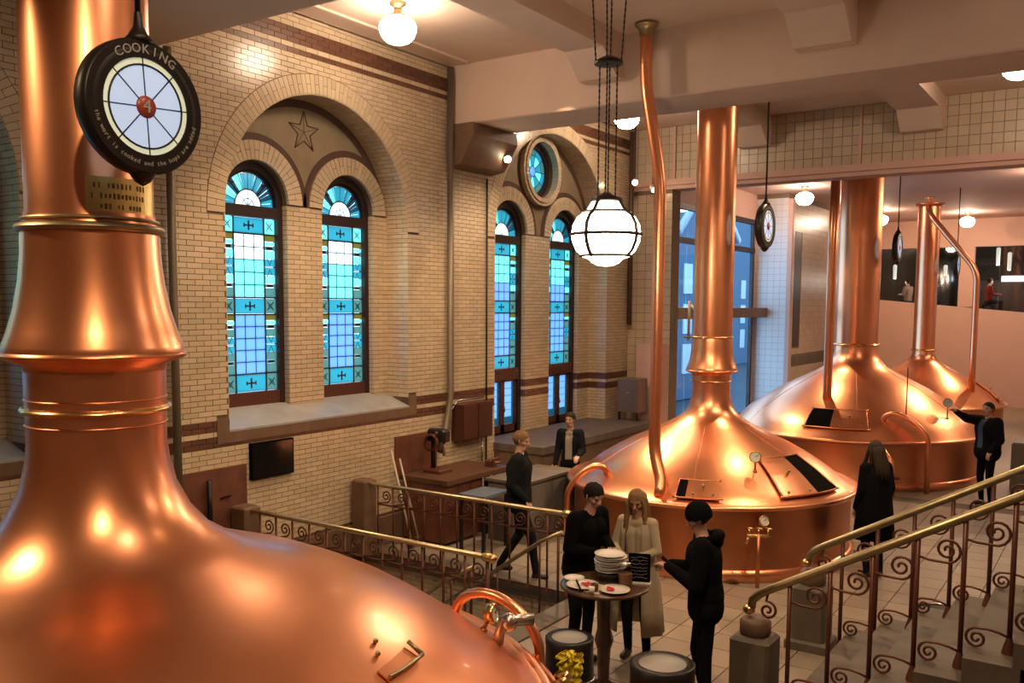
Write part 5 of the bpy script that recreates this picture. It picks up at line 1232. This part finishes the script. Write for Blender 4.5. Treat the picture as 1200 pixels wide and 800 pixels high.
person('man in a black beanie and black hooded jacket at the right of the round table', (-2.76, 6.96, 0), 112, H=1.80, hair='beanie', hairc=(.05, .03, .02), hood=True, lean=4, look=(0, -25), vox=.0085,
       pose=dict(elR=(.25, .06, 1.13), elL=(-.25, .08, 1.13), wrR=(.10, .28, 1.20), wrL=(-.06, .30, 1.22), knL=(-.10, .0, .5), knR=(.10, .06, .5)), cols=dict(top=(.006, .006, .0065), bottom=(.006, .006, .009), fat=1.42))
ph = empty('phone', (-3.06, 6.87, 1.26), R(108), 'dark phone held by the man in the beanie', 'phone'); MB().bbox((0, 0, 0), (.075, .145, .009), 0, .003).build('phone_body', BLACKP, ph); ph.rotation_euler = (R(40), 0, R(108))
person('fair-haired man in a dark jacket walking past the workbench', (-6.16, 9.27, 0), -65, H=1.86, hair='short', hairc=(.20, .11, .05), look=(-5, -12),
       pose=dict(knR=(.10, .16, .52), anR=(.10, .22, .09), knL=(-.10, .0, .50), anL=(-.10, -.24, .12), elR=(.23, -.06, 1.13), wrR=(.2, .12, .95)), cols=dict(top=(.014, .016, .016), bottom=(.016, .018, .024), fat=1.4))
person('dark-haired woman in a black vest with a name tag, standing behind the grey counter', (-7.22, 12.33, 0), 196, H=1.72, hair='bun', hairc=(.02, .014, .01), female=True, look=(-10, -4),
       pose=dict(elR=(.21, -.03, 1.12), wrR=(.22, .10, .9), elL=(-.22, .04, 1.13), wrL=(-.20, .28, 1.08)), cols=dict(top=(.012, .013, .018), bottom=(.010, .010, .012), front=(.30, .26, .22), fat=1.25))
person('person in a long black coat seen from behind, right of the middle kettle', (-2.50, 11.85, 0), 52, H=1.74, hair='long', hairc=(.03, .018, .012), female=True, look=(0, -5),
       pose=dict(elR=(.2, -.04, 1.14), wrR=(.2, .06, .92)), cols=dict(top=BLK, bottom=(.012, .011, .013), fat=1.3), coat=(BLK, [(1.43, .16, .10), (1.32, .23, .15), (1.05, .225, .16), (.8, .25, .19), (.5, .27, .21)], 88, 92))
person('man in a black jacket and blue shirt pointing at the third kettle', (-1.86, 17.35, 0), 140, H=1.80, hair='short', hairc=(.03, .022, .02), look=(8, 4),
       pose=dict(elR=(.16, .30, 1.46), wrR=(.16, .53, 1.58), elL=(-.25, .0, 1.13), wrL=(-.24, .16, .95)), cols=dict(top=(.010, .010, .013), bottom=(.010, .010, .014), front=(.04, .08, .14), fat=1.62, Rup=1))

# ================================================================== ROOM BEHIND THE FAR GLASS
def bar_lamp(x, y, z, h, label):
    root = empty('hanging_lamp', (x, y, z), 0, label, 'hanging lamp'); MB().lathe([(.06, 0), (.07, h), (.02, h + .04)], n=14).lathe([(.001, 0), (.06, 0)], n=14).build('shade', mat('lit_bar_lamp', (.9, .9, .85), .4, emit=(.9, .95, .85), es=.9), root); MB().tube([(0, 0, h), (0, 0, 6.0 - z)], .012, 5).build('cord', BLACK, root); ld = bpy.data.lights.new('bar_light', 'POINT'); ld.energy = 40; ld.color = (1, .85, .7); ld.shadow_soft_size = .08; lo = bpy.data.objects.new('bar_light', ld); COL.objects.link(lo); lo.location = (x, y, z - .15)
bar_lamp(-7.3, 36.4, 4.45, .5, 'pale hanging lamp in the far room, leftmost'); bar_lamp(-3.5, 36.2, 4.7, .6, 'bright tall hanging lamp in the far room, right part'); bar_lamp(-3.9, 36.6, 4.9, .6, 'narrow hanging lamp in the far room, left of the tall one'); bar_lamp(-5.55, 36.3, 4.55, .35, 'small hanging lamp in the far room, middle')
brc = empty('bar_counter', (-3.6, 38.2, 2.85), 0, 'dark bar counter with a bright strip in the far room', 'bar'); MB().box(-1.2, 3, -.3, .3, 0, 1.55).build('counter_body', DARKW, brc); MB().box(-.3, 3, -.32, -.3, 1.5, 1.72).build('light_strip', mat('lit_strip', (.9, .95, 1), .4, emit=(.8, .9, 1), es=1.0), brc)
tk = empty('steel_tank', (-6.0, 38.6, 2.85), 0, 'tall steel tank in the far room', 'tank'); MB().lathe([(.001, 0), (.55, .05), (.55, 2.2), (.3, 2.6), (.001, 2.65)], n=24).build('tank_shell', STEEL, tk)
seat = dict(pelvis=(0, 0, .52), waist=(0, .0, .68), chest=(0, 0, .90), neck=(0, 0, 1.07), head=(0, .03, 1.22), shR=(.175, 0, 1.01), shL=(-.175, 0, 1.01), elR=(.22, .05, .75), elL=(-.22, .05, .75), wrR=(.1, .3, .78), wrL=(-.1, .3, .78), hpR=(.09, 0, .5), hpL=(-.09, 0, .5), knR=(.1, .42, .5), knL=(-.1, .42, .5), anR=(.1, .42, .09), anL=(-.1, .42, .09))
for x, y, a, cc, lb in ((-6.75, 36.1, 60, (.45, .30, .24), 'seated guest in a light top in the far room, left'), (-5.9, 36.9, 120, (.03, .03, .03), 'seated guest in black in the far room, beside the light top'), (-4.1, 36.2, -60, (.30, .04, .03), 'seated guest in a dark red top in the far room'), (-2.5, 36.3, 60, (.25, .25, .25), 'seated guest in grey at the right of the far room')):
    person(lb, (x, y, 3.10), a, pose=seat, cols=dict(top=cc), vox=.016)
    ch = empty('stool', (x, y, 2.85), 0, 'dark stool under a seated guest: ' + lb.split('seated guest ')[1], 'stool'); MB().bbox((0, 0, .62), (.4, .4, .06), 0, .01).build('seat', BLACK, ch); [MB().box(sx * .15 - .02, sx * .15 + .02, sy * .15 - .02, sy * .15 + .02, 0, .6).build('leg', BLACK, ch) for sx in (-1, 1) for sy in (-1, 1)]
# ramp railing at the far right
rr_ = empty('railing', (-1.6, 25.2, 0), 0, 'pale handrail climbing to the right beyond the pointing man', 'railing')
MB().tube([(-.35, 0, .75), (0, 0, 1.0), (2.2, 0, 2.2)], .04, 6).build('handrail', PINK, rr_)
for k in range(9): x = k * .26; MB().tube([(x, 0, .1), (x, 0, 1.0 + x * .545)], .014, 5).build('baluster', BRASSD, rr_)
MB().box(-.1, 2.3, -.03, .03, .28, .36).build('cross_bar', WOOD, rr_)
tag(MB().bbox((-1.0, 19.4, .45), (1.3, .7, .9), 0, .03).build('grey_chest', GREYP), 'low grey box behind the pointing man', 'box')
